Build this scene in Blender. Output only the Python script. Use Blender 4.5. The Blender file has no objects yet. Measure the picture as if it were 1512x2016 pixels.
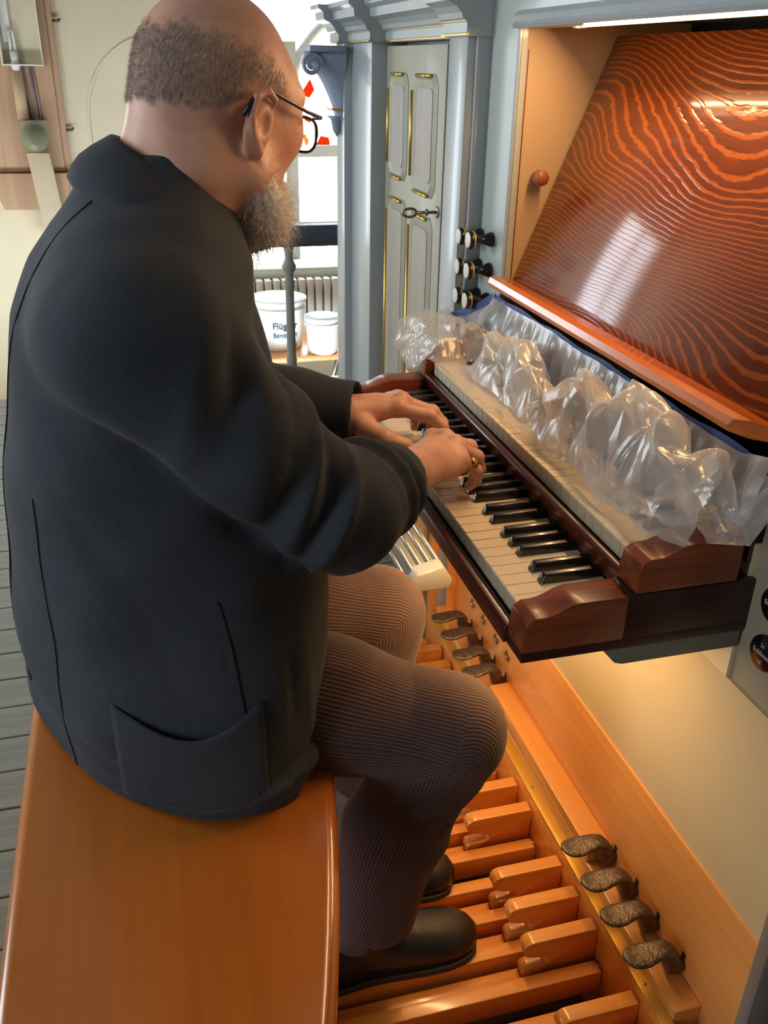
import bpy, bmesh, math, random
import numpy as np
from mathutils import Vector, Matrix
random.seed(7); rng = np.random.default_rng(7)
SC = bpy.context.scene
COL = SC.collection
PI = math.pi

# ------------------------------------------------------------------ camera
def look_camera():
    yaw, pitch, roll = math.radians(15.54), math.radians(26.61), math.radians(1.10)
    f = Vector((math.sin(yaw)*math.cos(pitch), math.cos(yaw)*math.cos(pitch), -math.sin(pitch)))
    r = Vector((math.cos(yaw), -math.sin(yaw), 0)); u = r.cross(f)
    c, s = math.cos(roll), math.sin(roll)
    r, u = c*r+s*u, -s*r+c*u
    cd = bpy.data.cameras.new('camera'); co = bpy.data.objects.new('camera', cd); COL.objects.link(co)
    m = Matrix((r, u, -f)).transposed().to_4x4(); m.translation = (-0.395, -0.817, 1.427)
    co.matrix_world = m
    cd.sensor_fit = 'HORIZONTAL'; cd.sensor_width = 36; cd.lens = 36*1763/1512
    cd.clip_start = 0.01; cd.clip_end = 100
    SC.camera = co
look_camera()

# ------------------------------------------------------------------ sky, lights, exposure
WORLD_STRENGTH = 10.5
w = bpy.data.worlds.new('sky'); SC.world = w; w.use_nodes = True
bg = w.node_tree.nodes['Background']
bg.inputs['Color'].default_value = (0.84, 0.92, 1.0, 1); bg.inputs['Strength'].default_value = WORLD_STRENGTH
SC.view_settings.view_transform = 'Standard'; SC.view_settings.look = 'None'
SC.view_settings.gamma = 1.0; SC.view_settings.use_curve_mapping = False
SC.view_settings.exposure = 0.0
try:
    SC.cycles.use_denoising = True
    SC.cycles.max_bounces = 8; SC.cycles.diffuse_bounces = 4; SC.cycles.glossy_bounces = 4
    SC.cycles.transmission_bounces = 6; SC.cycles.transparent_max_bounces = 24
    SC.cycles.sample_clamp_indirect = 6.0
    SC.cycles.caustics_reflective = False; SC.cycles.caustics_refractive = False
except Exception: pass
def portal(name, loc, sx, sy, normal):
    l = bpy.data.lights.new(name, 'AREA'); l.shape = 'RECTANGLE'; l.size = sx; l.size_y = sy
    l.cycles.is_portal = True
    o = bpy.data.objects.new(name, l); COL.objects.link(o); o.location = loc
    o.rotation_euler = Vector(normal).to_track_quat('-Z', 'Y').to_euler()
    o['kind'] = 'helper'
    return o
ROOM = dict(x0=-3.2, x1=1.5, y0=-3.0, y1=5.6, z0=-0.92, z1=4.2)
# sky light comes in through the arched window and through unseen side windows added as fill
portal('window_light', (0.95, ROOM['y1']-0.05, 1.4), 2.2, 3.4, (0, -1, 0))
FILL_WIN = [(-1.5, 0.9, 0.9, 3.0), (1.7, 1.1, 0.9, 3.0)]   # added windows out of view, for fill light: y centre, width, z0, z1
for yc, wd, z0, z1 in FILL_WIN:
    portal('fill_window_light', (ROOM['x0']+0.02, yc, (z0+z1)/2), wd, z1-z0, (1, 0, 0))

FAR_WIN = (-2.98, -1.82, 0.40, 2.18)              # second window in the far wall, out of view to the left
portal('far_window_light', ((FAR_WIN[0]+FAR_WIN[1])/2, ROOM['y1']-.02, (FAR_WIN[2]+FAR_WIN[3])/2), 1.16, 1.78, (0, -1, 0))

# ------------------------------------------------------------------ helpers: meshes
class MB:
    """collects vertices (world coordinates) and faces"""
    def __init__(s): s.v = []; s.f = []
    def add(s, verts, faces):
        n = len(s.v); s.v += [tuple(p) for p in verts]; s.f += [tuple(i+n for i in q) for q in faces]; return s
    def box(s, x0, x1, y0, y1, z0, z1):
        v = [(x, y, z) for z in (z0, z1) for y in (y0, y1) for x in (x0, x1)]
        return s.add(v, [(0,2,3,1), (4,5,7,6), (0,1,5,4), (2,6,7,3), (0,4,6,2), (1,3,7,5)])
    def prism_y(s, prof, y0, y1):            # profile of (x,z) extruded along y
        n = len(prof)
        v = [(x, y0, z) for x, z in prof]+[(x, y1, z) for x, z in prof]
        f = [tuple(range(n)), tuple(range(2*n-1, n-1, -1))]
        f += [(i, i+n, (i+1) % n+n, (i+1) % n) for i in range(n)]
        return s.add(v, f)
    def prism_x(s, prof, x0, x1):            # profile of (y,z) extruded along x
        n = len(prof)
        v = [(x0, y, z) for y, z in prof]+[(x1, y, z) for y, z in prof]
        f = [tuple(range(n-1, -1, -1)), tuple(range(n, 2*n))]
        f += [(i, (i+1) % n, (i+1) % n+n, i+n) for i in range(n)]
        return s.add(v, f)
    def prism_z(s, prof, z0, z1):            # profile of (x,y) extruded along z
        n = len(prof)
        v = [(x, y, z0) for x, y in prof]+[(x, y, z1) for x, y in prof]
        f = [tuple(range(n-1, -1, -1)), tuple(range(n, 2*n))]
        f += [(i, (i+1) % n, (i+1) % n+n, i+n) for i in range(n)]
        return s.add(v, f)
    def lathe(s, base, axis, prof, n=24):    # prof: (distance along axis, radius)
        a = Vector(axis).normalized(); b = Vector(base)
        t = Vector((0,0,1)) if abs(a.z) < .9 else Vector((1,0,0))
        u = a.cross(t).normalized(); w_ = a.cross(u)
        v = []; f = []; m = len(prof)
        for d, r in prof:
            for k in range(n):
                an = 2*PI*k/n
                v.append(b+a*d+(u*math.cos(an)+w_*math.sin(an))*max(r, 1e-5))
        for i in range(m-1):
            for k in range(n):
                k2 = (k+1) % n
                f.append((i*n+k, (i+1)*n+k, (i+1)*n+k2, i*n+k2))
        f.append(tuple(range(n))); f.append(tuple((m-1)*n+k for k in range(n-1, -1, -1)))
        return s.add(v, f)
    def tube(s, pts, rad, n=10):             # tube along a list of points, rad number or list
        P = [Vector(p) for p in pts]; m = len(P)
        R = rad if hasattr(rad, '__len__') else [rad]*m
        v = []; f = []; up = None
        for i in range(m):
            t = (P[min(i+1, m-1)]-P[max(i-1, 0)]).normalized()
            if up is None:
                up = t.cross(Vector((0,0,1)) if abs(t.z) < .9 else Vector((1,0,0))).normalized()
            up = (up-t*up.dot(t)).normalized(); w_ = t.cross(up)
            for k in range(n):
                an = 2*PI*k/n; v.append(P[i]+(up*math.cos(an)+w_*math.sin(an))*R[i])
        for i in range(m-1):
            for k in range(n):
                k2 = (k+1) % n; f.append((i*n+k, i*n+k2, (i+1)*n+k2, (i+1)*n+k))
        f.append(tuple(range(n-1, -1, -1))); f.append(tuple((m-1)*n+k for k in range(n)))
        return s.add(v, f)
    def grid(s, fn, nu, nv):                 # fn(i,j)->point
        v = [fn(i, j) for i in range(nu) for j in range(nv)]
        f = [(i*nv+j, (i+1)*nv+j, (i+1)*nv+j+1, i*nv+j+1) for i in range(nu-1) for j in range(nv-1)]
        return s.add(v, f)
ORG = {}
def obj(name, mb, mat, parent=None, smooth=False, bevel=0, origin=None, seg=2, fixn=True):
    if isinstance(mb, MB): V, F = mb.v, mb.f
    else: V, F = mb
    if origin is None:
        if parent is not None: origin = ORG[parent.name]
        else:
            a = np.array(V); origin = Vector(((a[:,0].min()+a[:,0].max())/2, (a[:,1].min()+a[:,1].max())/2, a[:,2].min()))
    origin = Vector(origin)
    me = bpy.data.meshes.new(name)
    if isinstance(V, np.ndarray):
        V = V-np.array(origin)
        me.from_pydata(V.tolist(), [], [tuple(q) for q in F])
    else:
        me.from_pydata([tuple(Vector(p)-origin) for p in V], [], F)
    if fixn and (len(V) < 60000):
        b = bmesh.new(); b.from_mesh(me)
        if bevel:
            es = [e for e in b.edges if len(e.link_faces) == 2 and e.calc_face_angle(0) > .5]
            bmesh.ops.bevel(b, geom=es, offset=bevel, segments=seg, affect='EDGES', profile=.5, clamp_overlap=True)
        bmesh.ops.recalc_face_normals(b, faces=b.faces)
        b.to_mesh(me); b.free()
    if smooth or bevel:
        me.polygons.foreach_set('use_smooth', [True]*len(me.polygons))
        if not smooth or bevel:
            try: me.set_sharp_from_angle(angle=math.radians(40))
            except Exception: pass
    me.update()
    for m in (mat if isinstance(mat, (list, tuple)) else [mat]): me.materials.append(m)
    o = bpy.data.objects.new(name, me); COL.objects.link(o)
    ORG[o.name] = origin
    if parent is not None:
        o.parent = parent; o.location = origin-ORG[parent.name]
    else: o.location = origin
    return o
def thing(name, loc, label, cat, group=None, kind=None):
    o = bpy.data.objects.new(name, None); COL.objects.link(o); o.location = loc; o.empty_display_size = .05
    ORG[o.name] = Vector(loc); tag(o, label, cat, group, kind); return o
def tag(o, label=None, cat=None, group=None, kind=None):
    if label: o['label'] = label
    if cat: o['category'] = cat
    if group: o['group'] = group
    if kind: o['kind'] = kind
    return o
def dup(o, dloc, parent):                     # a copy of a part and its sub-parts that shares the mesh data
    c = o.copy(); COL.objects.link(c); c.parent = parent
    c.location = o.location+Vector(dloc); ORG[c.name] = ORG[o.name]+Vector(dloc)
    for ch in [k for k in bpy.data.objects if k.parent == o]:
        d = ch.copy(); COL.objects.link(d); d.parent = c; ORG[d.name] = ORG[ch.name]+Vector(dloc)
    return c

# ------------------------------------------------------------------ helpers: materials
def s2l(c): return tuple(((x/255)/12.92 if x/255 <= .04045 else ((x/255+.055)/1.055)**2.4) for x in c)
def new_mat(name):
    m = bpy.data.materials.new(name); m.use_nodes = True; nt = m.node_tree
    return m, nt, nt.nodes['Principled BSDF']
def N(nt, typ, **kw):
    n = nt.nodes.new(typ)
    for k, v in kw.items():
        if k in n.inputs: n.inputs[k].default_value = v
        else: setattr(n, k, v)
    return n
def L(nt, a, b): nt.links.new(a, b)
def coords(nt, scale=(1,1,1), rot=(0,0,0), loc=(0,0,0)):
    t = N(nt, 'ShaderNodeTexCoord'); mp = N(nt, 'ShaderNodeMapping')
    mp.inputs['Scale'].default_value = scale; mp.inputs['Rotation'].default_value = rot; mp.inputs['Location'].default_value = loc
    L(nt, t.outputs['Object'], mp.inputs['Vector']); return mp.outputs['Vector']
def ramp(nt, fac, stops):
    r = N(nt, 'ShaderNodeValToRGB'); e = r.color_ramp.elements
    while len(e) < len(stops): e.new(.5)
    for i, (p, c) in enumerate(stops): e[i].position = p; e[i].color = (*c[:3], 1)
    L(nt, fac, r.inputs['Fac']); return r.outputs['Color']
def plain(name, rgb, rough=.5, metal=0, var=.08, scale=6, bump=0, bscale=60, coat=0, spec=.5, lin=None):
    m, nt, p = new_mat(name); c = lin or s2l(rgb)
    v = coords(nt)
    n = N(nt, 'ShaderNodeTexNoise', Scale=scale, Detail=5.0); L(nt, v, n.inputs['Vector'])
    col = ramp(nt, n.outputs['Fac'], [(.3, [x*(1-var) for x in c]), (.7, [min(1, x*(1+var)) for x in c])])
    L(nt, col, p.inputs['Base Color'])
    p.inputs['Roughness'].default_value = rough; p.inputs['Metallic'].default_value = metal
    p.inputs['Specular IOR Level'].default_value = spec
    if coat: p.inputs['Coat Weight'].default_value = coat; p.inputs['Coat Roughness'].default_value = .08
    if bump:
        n2 = N(nt, 'ShaderNodeTexNoise', Scale=bscale, Detail=4.0); L(nt, v, n2.inputs['Vector'])
        b = N(nt, 'ShaderNodeBump', Strength=bump, Distance=.002); L(nt, n2.outputs['Fac'], b.inputs['Height']); L(nt, b.outputs['Normal'], p.inputs['Normal'])
    return m
def wood(name, c0, c1, along='y', rough=.4, coat=.3, freq=1.0, contrast=1.0, figure=.0):
    """boards: long streaks along one axis plus fine pores"""
    m, nt, p = new_mat(name)
    st = {'x': (1.2, 22, 22), 'y': (22, 1.2, 22), 'z': (22, 22, 1.2)}[along]
    v = coords(nt, tuple(a*freq for a in st))
    n = N(nt, 'ShaderNodeTexNoise', Scale=1.0, Detail=6.0, Roughness=.6, Distortion=.6); L(nt, v, n.inputs['Vector'])
    v2 = coords(nt, tuple(a*freq*(7 if a > 5 else 2.0) for a in st))
    n2 = N(nt, 'ShaderNodeTexNoise', Scale=1.0, Detail=3.0); L(nt, v2, n2.inputs['Vector'])
    mx = N(nt, 'ShaderNodeMix', data_type='FLOAT'); mx.inputs[0].default_value = .3
    L(nt, n.outputs['Fac'], mx.inputs[2]); L(nt, n2.outputs['Fac'], mx.inputs[3])
    a, b = s2l(c0), s2l(c1); k = .14/contrast
    col = ramp(nt, mx.outputs[0], [(.5-k, a), (.5+k, b)])
    if figure:
        v3 = coords(nt, (3, 3, 3)); n3 = N(nt, 'ShaderNodeTexNoise', Scale=1.0, Detail=2.0); L(nt, v3, n3.inputs['Vector'])
        mm = N(nt, 'ShaderNodeMix', data_type='RGBA', blend_type='MULTIPLY'); mm.inputs[0].default_value = figure
        L(nt, col, mm.inputs[6]); g = ramp(nt, n3.outputs['Fac'], [(.35, (.55,.5,.45)), (.65, (1.15,1.1,1.05))]); L(nt, g, mm.inputs[7]); col = mm.outputs[2]
    L(nt, col, p.inputs['Base Color'])
    p.inputs['Roughness'].default_value = rough
    if coat: p.inputs['Coat Weight'].default_value = coat; p.inputs['Coat Roughness'].default_value = .12
    b = N(nt, 'ShaderNodeBump', Strength=.12, Distance=.001); L(nt, mx.outputs[0], b.inputs['Height']); L(nt, b.outputs['Normal'], p.inputs['Normal'])
    return m
def emit(name, rgb, strength):
    m, nt, p = new_mat(name)
    p.inputs['Base Color'].default_value = (*rgb, 1); p.inputs['Emission Color'].default_value = (*rgb, 1); p.inputs['Emission Strength'].default_value = strength
    return m
M = {}
M['plaster'] = plain('cream plaster', (228, 218, 190), .9, var=.06, scale=2.5, bump=.25, bscale=9)
M['floor'] = wood('grey painted planks', (112, 112, 100), (150, 149, 134), 'x', .6, 0, 1.0, .7)
M['ceil'] = wood('painted ceiling boards', (138, 134, 122), (156, 150, 136), 'y', .6, 0)
M['grey'] = wood('grey blue case paint', (146, 156, 162), (170, 178, 182), 'z', .36, .25, .5, .35)
M['greyl'] = wood('pale grey green paint', (160, 172, 170), (180, 190, 186), 'z', .42, .2, .5, .35)
M['door'] = wood('greenish grey door paint', (150, 150, 132), (170, 168, 150), 'z', .5, .08, .6, .35)
M['doorp'] = wood('brownish grey panel paint', (132, 126, 118), (158, 150, 140), 'z', .45, .12, 1.0, .5)
M['gold'] = plain('gilding', (205, 165, 75), .32, metal=.85, var=.15, scale=20)
M['brass'] = plain('brass', (222, 172, 74), .38, metal=.55, var=.12, scale=14)
M['cream'] = plain('cream panel paint', (226, 206, 168), .55, var=.03, scale=4)
M['mahog'] = wood('dark mahogany', (50, 18, 12), (92, 36, 22), 'y', .32, .3, 1.0, .8)
M['mahogx'] = wood('mahogany end grain along x', (34, 13, 10), (58, 24, 16), 'x', .42, .08, 1.6, .8)
M['cheek'] = wood('polished cheek wood', (84, 34, 18), (150, 76, 42), 'x', .34, .12, 1.4, .8)
M['ivory'] = plain('bone white key covering', (236, 218, 188), .3, var=.03, scale=30, coat=.3)
M['ivoryf'] = plain('white key front', (190, 178, 150), .45, var=.06, scale=30)
M['ebony'] = wood('ebony', (20, 17, 18), (34, 28, 28), 'x', .3, .4, 2, .8)
M['pine'] = wood('varnished pine', (206, 132, 60), (238, 172, 96), 'y', .35, .4, .8, .6, .25)
M['pinex'] = wood('varnished oak pedal', (204, 122, 46), (240, 166, 82), 'x', .32, .45, .9, .7)
M['bench'] = wood('honey varnished bench', (164, 88, 24), (198, 114, 38), 'y', .26, .6, .55, .45, .35)
M['iron'] = plain('pitted cast iron', (104, 92, 82), .4, metal=.8, var=.4, scale=120, bump=.8, bscale=260)
M['steel'] = plain('brushed steel', (176, 176, 172), .3, metal=1, var=.1, scale=20)
M['black'] = plain('black gloss', (14, 13, 14), .3, var=.1, coat=.3)
M['porcelain'] = plain('porcelain knob face', (214, 216, 214), .35, var=.04, scale=60)
M['white'] = plain('white plastic', (236, 236, 232), .45, var=.02)
M['darkrail'] = plain('dark painted rail', (74, 76, 92), .45, var=.08)
M['radiator'] = plain('radiator enamel', (222, 218, 206), .5, var=.03)
M['gloom'] = plain('unseen walls darkened to cut bounce', (120, 108, 92), .7, var=.1)  # unseen back and right walls, toned dark so they bounce less light
M['timber'] = wood('old unpainted timber', (168, 132, 104), (206, 172, 140), 'z', .7, 0, .5, .6)
M['dark'] = plain('dark recess', (24, 18, 16), .8)
M['bolt'] = plain('zinc bolt', (150, 140, 126), .4, metal=.9, var=.15, scale=80)
# ------------------------------------------------------------------ room shell
R_ = ROOM; X0, X1, Y0, Y1, Z0, Z1 = R_['x0'], R_['x1'], R_['y0'], R_['y1'], R_['z0'], R_['z1']
EDGE = 3.45                                   # the organ platform ends here; the loft beyond lies lower
fl = obj('floor', MB().box(X0, X1, Y0, EDGE, -.16, -.012), M['dark'], origin=(0,0,-.16)); tag(fl, kind='structure')
pw = .118; first = None; k = 0; y = -0.9
while y < EDGE-.01:                           # planks laid crosswise, one by one
    y2 = min(y+pw, EDGE)
    if first is None or y2-y < pw-.001:
        q = obj('plank', MB().box(X0, X1, y+.0022, y2-.0022, -.03, 0), M['floor'], fl, bevel=.0015, seg=1)
        first = q; fy = y
    else: dup(first, (random.uniform(-.4, .4)*0, y-fy, random.uniform(-.0012, .0006)), fl)
    y += pw
lo = obj('floor', MB().box(X0, X1, EDGE+.02, Y1, Z0-.05, Z0), M['floor']); tag(lo, kind='structure')
ri = obj('trim_1', MB().box(X0, X1, EDGE, EDGE+.035, -.3, .0), M['pine'], bevel=.004); tag(ri, kind='structure')
ce = obj('ceiling', MB().box(X0, X1, Y0, Y1, Z1, Z1+.05), M['ceil']); tag(ce, kind='structure')
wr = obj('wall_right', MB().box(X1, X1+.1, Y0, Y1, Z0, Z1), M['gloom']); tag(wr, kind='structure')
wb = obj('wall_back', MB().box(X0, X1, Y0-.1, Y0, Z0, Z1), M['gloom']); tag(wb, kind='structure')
mb = MB(); ys = [Y0]+[v for yc, wd, a, b in FILL_WIN for v in (yc-wd/2, yc+wd/2)]+[Y1]
for i in range(0, len(ys), 2): mb.box(X0-.3, X0, ys[i], ys[i+1], Z0, Z1)
for yc, wd, a, b in FILL_WIN: mb.box(X0-.3, X0, yc-wd/2, yc+wd/2, Z0, a); mb.box(X0-.3, X0, yc-wd/2, yc+wd/2, b, Z1)
wl = obj('wall_left', mb, M['plaster'], fixn=False); tag(wl, kind='structure')

# far wall with a pointed window; the window's outline: half width, spring height, apex
def pointed(cx, hw, zs, n=10, pt=1.25):
    """points of a pointed arch from the left spring over the apex to the right spring"""
    R = hw*2*pt/ 1.0; out = []
    a_end = math.acos((R-hw)/R)
    for i in range(n+1):
        a = a_end*i/n; out.append((cx-hw+R-R*math.cos(a), zs+R*math.sin(a)))
    for i in range(n-1, -1, -1):
        a = a_end*i/n; out.append((cx+hw-R+R*math.cos(a), zs+R*math.sin(a)))
    return out
WCX, WHW, WZS, WZ0 = 1.02, 0.80, 1.35, 0.12     # glazed opening
arch = pointed(WCX, WHW, WZS); outl = [(WCX-WHW, WZ0)]+arch+[(WCX+WHW, WZ0)]
OHW = 1.0; arch2 = pointed(WCX, OHW, 1.3); outl2 = [(WCX-OHW, WZ0-.05)]+arch2+[(WCX+OHW, WZ0-.05)]
outl2 = [(min(x, X1), z) for x, z in outl2]
mb = MB(); n = len(outl)
SPL = .35                                       # splayed reveal between the wall face and the glass
v = [(x, Y1, z) for x, z in outl2]+[(x, Y1+SPL, z) for x, z in outl]
mb.add(v, [(i, i+1, i+1+n, i+n) for i in range(n-1)]+[(n-1, 0, n, 2*n-1)])
# wall face around the recess: fan of quads to the wall's border
XB = -1.25
bord = []
def edge_of(dx, dz):
    c_ = []
    if dx < -1e-6: c_.append(((XB-WCX)/dx, 'l'))
    if dx > 1e-6: c_.append(((X1+.001-WCX)/dx, 'r'))
    if dz > 1e-6: c_.append(((Z1-1.1)/dz, 't'))
    if dz < -1e-6: c_.append(((Z0-1.1)/dz, 'b'))
    return min(c_)
eds = []
for x, z in outl2:
    dx, dz = x-WCX, z-1.1; q, e_ = edge_of(dx, dz); bord.append((WCX+dx*q, 1.1+dz*q)); eds.append(e_)
v = [(x, Y1, z) for x, z in outl2]+[(x, Y1, z) for x, z in bord]
mb.add(v, [(i, i+n, i+1+n, i+1) for i in range(n-1)])
cor = {'bl': (XB, Z0), 'lb': (XB, Z0), 'lt': (XB, Z1), 'tl': (XB, Z1), 'tr': (X1, Z1), 'rt': (X1, Z1), 'rb': (X1, Z0), 'br': (X1, Z0)}
for i in range(n-1):
    if eds[i] != eds[i+1]:
        c_ = cor[eds[i]+eds[i+1]]; mb.add([(bord[i][0], Y1, bord[i][1]), (c_[0], Y1, c_[1]), (bord[i+1][0], Y1, bord[i+1][1])], [(0, 1, 2)])
pts = [outl2[0], bord[0]]+([cor['rb']] if eds[-1] == 'r' and eds[0] == 'b' else [])+[bord[-1], outl2[-1]]
mb.add([(x, Y1, z) for x, z in pts], [tuple(range(len(pts)))])
fx0, fx1, fz0, fz1 = FAR_WIN
for a_ in ((X0, fx0, Z0, Z1), (fx1, XB, Z0, Z1), (fx0, fx1, Z0, fz0), (fx0, fx1, fz1, Z1)): mb.box(a_[0], a_[1], Y1, Y1+.25, a_[2], a_[3])
mb.box(-2.46, -2.40, Y1+.1, Y1+.16, fz0, fz1)
far = obj('wall_far', mb, M['plaster'], fixn=False); tag(far, kind='structure')
# incised line that runs round the recess
GC, GR = -.105, .485
gl = [(GC-GR, Y1+.002, .2), (GC-GR, Y1+.002, .6)]+[(GC-GR*math.cos(a_), Y1+.002, 1.08+GR*math.sin(a_)) for a_ in np.linspace(0, PI, 25)]+[(GC+GR, Y1+.002, .6), (GC+GR, Y1+.002, .2)]
obj('arch_moulding', MB().tube(gl, .014, 8), M['plaster'], far, smooth=True)
# window: frame, mullions, tracery arch, panes
wn = thing('window_1', (WCX, Y1+SPL, WZ0), 'tall pointed window with pale frame and bright sky behind', 'window', kind='structure')
M['frame'] = plain('pale window frame', (200, 200, 190), .6)
M['pane'], nt, p = new_mat('window glass')
p.inputs['Base Color'].default_value = (.95, .97, 1, 1); p.inputs['Roughness'].default_value = .05
tr = N(nt, 'ShaderNodeBsdfTransparent'); mx = N(nt, 'ShaderNodeMixShader'); mx.inputs[0].default_value = .06
L(nt, tr.outputs[0], mx.inputs[1]); L(nt, p.outputs[0], mx.inputs[2]); L(nt, mx.outputs[0], nt.nodes['Material Output'].inputs['Surface'])
YG = Y1+SPL
obj('frame', MB().tube([(x, YG, z) for x, z in outl], .05, 8), M['frame'], wn)
for xm in (WCX-.27, WCX+.27):
    obj('mullion', MB().box(xm-.045, xm+.045, YG-.05, YG+.03, WZ0, WZS+.2), M['frame'], wn, bevel=.008)
for zz in (.86, .34):
    obj('glazing_bar', MB().box(WCX-WHW, WCX+WHW, YG-.04, YG+.02, zz-.04, zz+.04), M['frame'], wn, bevel=.006)
obj('sill', MB().box(WCX-WHW-.3, X1-.02, Y1-.04, YG, WZ0-.07, WZ0), M['frame'], wn, bevel=.006)
for cx in (WCX-.54, WCX, WCX+.54):
    a = pointed(cx, .245, WZS-.1, 8, 1.0)
    obj('tracery_arch', MB().tube([(x, YG-.02, z) for x, z in a], .035, 8), M['frame'], wn, smooth=True)
a = pointed(WCX, WHW*.98, WZS-.2, 10, .95)
obj('tracery_arch', MB().tube([(x, YG-.02, z) for x, z in a], .06, 8), M['frame'], wn, smooth=True)
for cx, ww in ((WCX-.535, .22), (WCX, .22), (WCX+.535, .22)):
    for z0, z1 in ((WZ0, .30), (.38, .82), (.90, 1.9)):
        obj('pane', MB().box(cx-ww, cx+ww, YG, YG+.004, z0, z1), M['pane'], wn)
# red and amber glass set in a ring in each light
M['redg'] = emit('red stained glass', (.95, .25, .10), 0); M['ambg'] = emit('amber stained glass', (1.0, .62, .28), 0)
for mm in (M['redg'], M['ambg']):
    nt = mm.node_tree; p = nt.nodes['Principled BSDF']
    tl = N(nt, 'ShaderNodeBsdfTransparent'); tl.inputs['Color'].default_value = (.30, .055, .02, 1) if mm is M['redg'] else (.45, .2, .06, 1)
    tm = N(nt, 'ShaderNodeBsdfTranslucent'); mx = N(nt, 'ShaderNodeMixShader'); mx.inputs[0].default_value = .1
    tm.inputs['Color'].default_value = (.9, .2, .06, 1)
    L(nt, tl.outputs[0], mx.inputs[1]); L(nt, tm.outputs[0], mx.inputs[2]); L(nt, mx.outputs[0], nt.nodes['Material Output'].inputs['Surface'])
for cx in (WCX-.54, WCX):
    for k in range(6):
        a0 = 2*PI*k/6+.35
        pts = []
        for (rr, da) in ((.15, -.2), (.215, -.26), (.215, .26), (.15, .2)):
            pts.append((cx+rr*math.cos(a0+da), YG-.006, 1.12+rr*1.15*math.sin(a0+da)))
        v = pts+[(x, y+.004, z) for x, y, z in pts]
        obj('stained_piece', MB().add(v, [(0,1,2,3), (7,6,5,4), (0,4,5,1), (1,5,6,2), (2,6,7,3), (3,7,4,0)]), M['redg'] if k % 2 == 0 else M['ambg'], wn)

# railing along the platform edge
rl = thing('railing', (.3, EDGE-.06, 0), 'dark handrail on grey turned balusters at the platform edge', 'railing')
M['post'] = plain('grey painted post', (150, 150, 146), .5)
YR = EDGE-.06
obj('handrail', MB().prism_x([(YR-.04, .69), (YR-.045, .735), (YR-.03, .76), (YR+.03, .76), (YR+.045, .735), (YR+.04, .69), (YR+.025, .665), (YR-.025, .665)], .08, 1.0), M['darkrail'], rl, bevel=.004)
bal = [(0, .034), (.03, .034), (.045, .026), (.09, .022), (.10, .027), (.112, .022), (.125, .027), (.137, .022), (.30, .0205), (.42, .020), (.47, .0205), (.48, .025), (.492, .020), (.502, .025), (.515, .020), (.545, .021), (.56, .030), (.575, .034), (.59, .026), (.61, .018), (.64, .02), (.665, .026)]
b0 = obj('baluster', MB().lathe((.293, YR, 0), (0,0,1), bal, 16), M['post'], rl, smooth=True)
for dx in (.5,): dup(b0, (dx, 0, 0), rl)

# radiator under the window
rd = thing('radiator', (.75, Y1-.10, -.35), 'white ribbed radiator on the wall below the window', 'radiator')
for k in range(22):
    f_ = MB().box(-.02+k*.06, .028+k*.06, Y1-.14, Y1-.05, -.32, .06)
    if k == 0: r0 = obj('rib', f_, M['radiator'], rd, bevel=.01)
    else: dup(r0, (k*.06, 0, 0), rd)
obj('header_pipe', MB().tube([(-.05, Y1-.095, -.28), (1.35, Y1-.095, -.28)], .018), M['radiator'], rd, smooth=True)
obj('foot', MB().box(.05, .09, Y1-.13, Y1-.06, Z0, -.3), M['radiator'], rd); obj('foot', MB().box(1.2, 1.24, Y1-.13, Y1-.06, Z0, -.3), M['radiator'], rd)

# trestle bench table with paint buckets, standing on the lower floor
TZ, TY = -.19, 4.62
tb = thing('trestle_table', (.5, TY, Z0), 'pine trestle table behind the railing under the window', 'table')
obj('table_top', MB().box(-.1, 1.0, TY-.16, TY+.42, TZ-.035, TZ), M['pine'], tb, bevel=.004)
for xx in (.1, .85):
    for s in (-1, 1): obj('leg', MB().tube([(xx, TY+.13, TZ-.03), (xx+s*.16, TY+.13-s*.2, Z0)], .016), M['steel'], tb, smooth=True)
    obj('brace', MB().tube([(xx-.08, TY+.23, TZ-.4), (xx+.08, TY+.03, TZ-.4)], .01), M['steel'], tb, smooth=True)
def bucket(x, y, r, h, label, lid=False):
    b = thing('paint_bucket', (x, y, TZ), label, 'bucket', 'paint buckets on the trestle table')
    pr = [(0, r*.86), (.008, r*.88), (h*.78, r*.98), (h*.79, r*1.05), (h*.84, r*1.06), (h*.85, r*1.0), (h*.93, r*1.01), (h*.94, r*1.08), (h, r*1.08), (h*1.0, r*.98), (h*.97, r*.95)]
    obj('body', MB().lathe((x, y, TZ), (0,0,1), pr, 36), M['white'], b, smooth=True)
    obj('lid', MB().lathe((x, y, TZ+h*.965), (0,0,1), [(0, r*.93), (.008, r*.95), (.011, r*.9), (.011, 0)], 36), M['white'], b, smooth=True)
    pts = [(x+r*1.06*math.cos(a), y+r*1.06*math.sin(a)*.95+.004, TZ+h*.82-.5*h*math.sin(a)*.55) for a in np.linspace(0, PI, 14)]
    obj('handle', MB().tube(pts, .0035, 6), M['white'], b, smooth=True)
    return b
B1 = bucket(.435, 4.73, .165, .31, 'larger white paint bucket with printed label on pine table')
B2 = bucket(.68, 4.55, .105, .225, 'smaller plain white bucket right of the labelled bucket')
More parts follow.
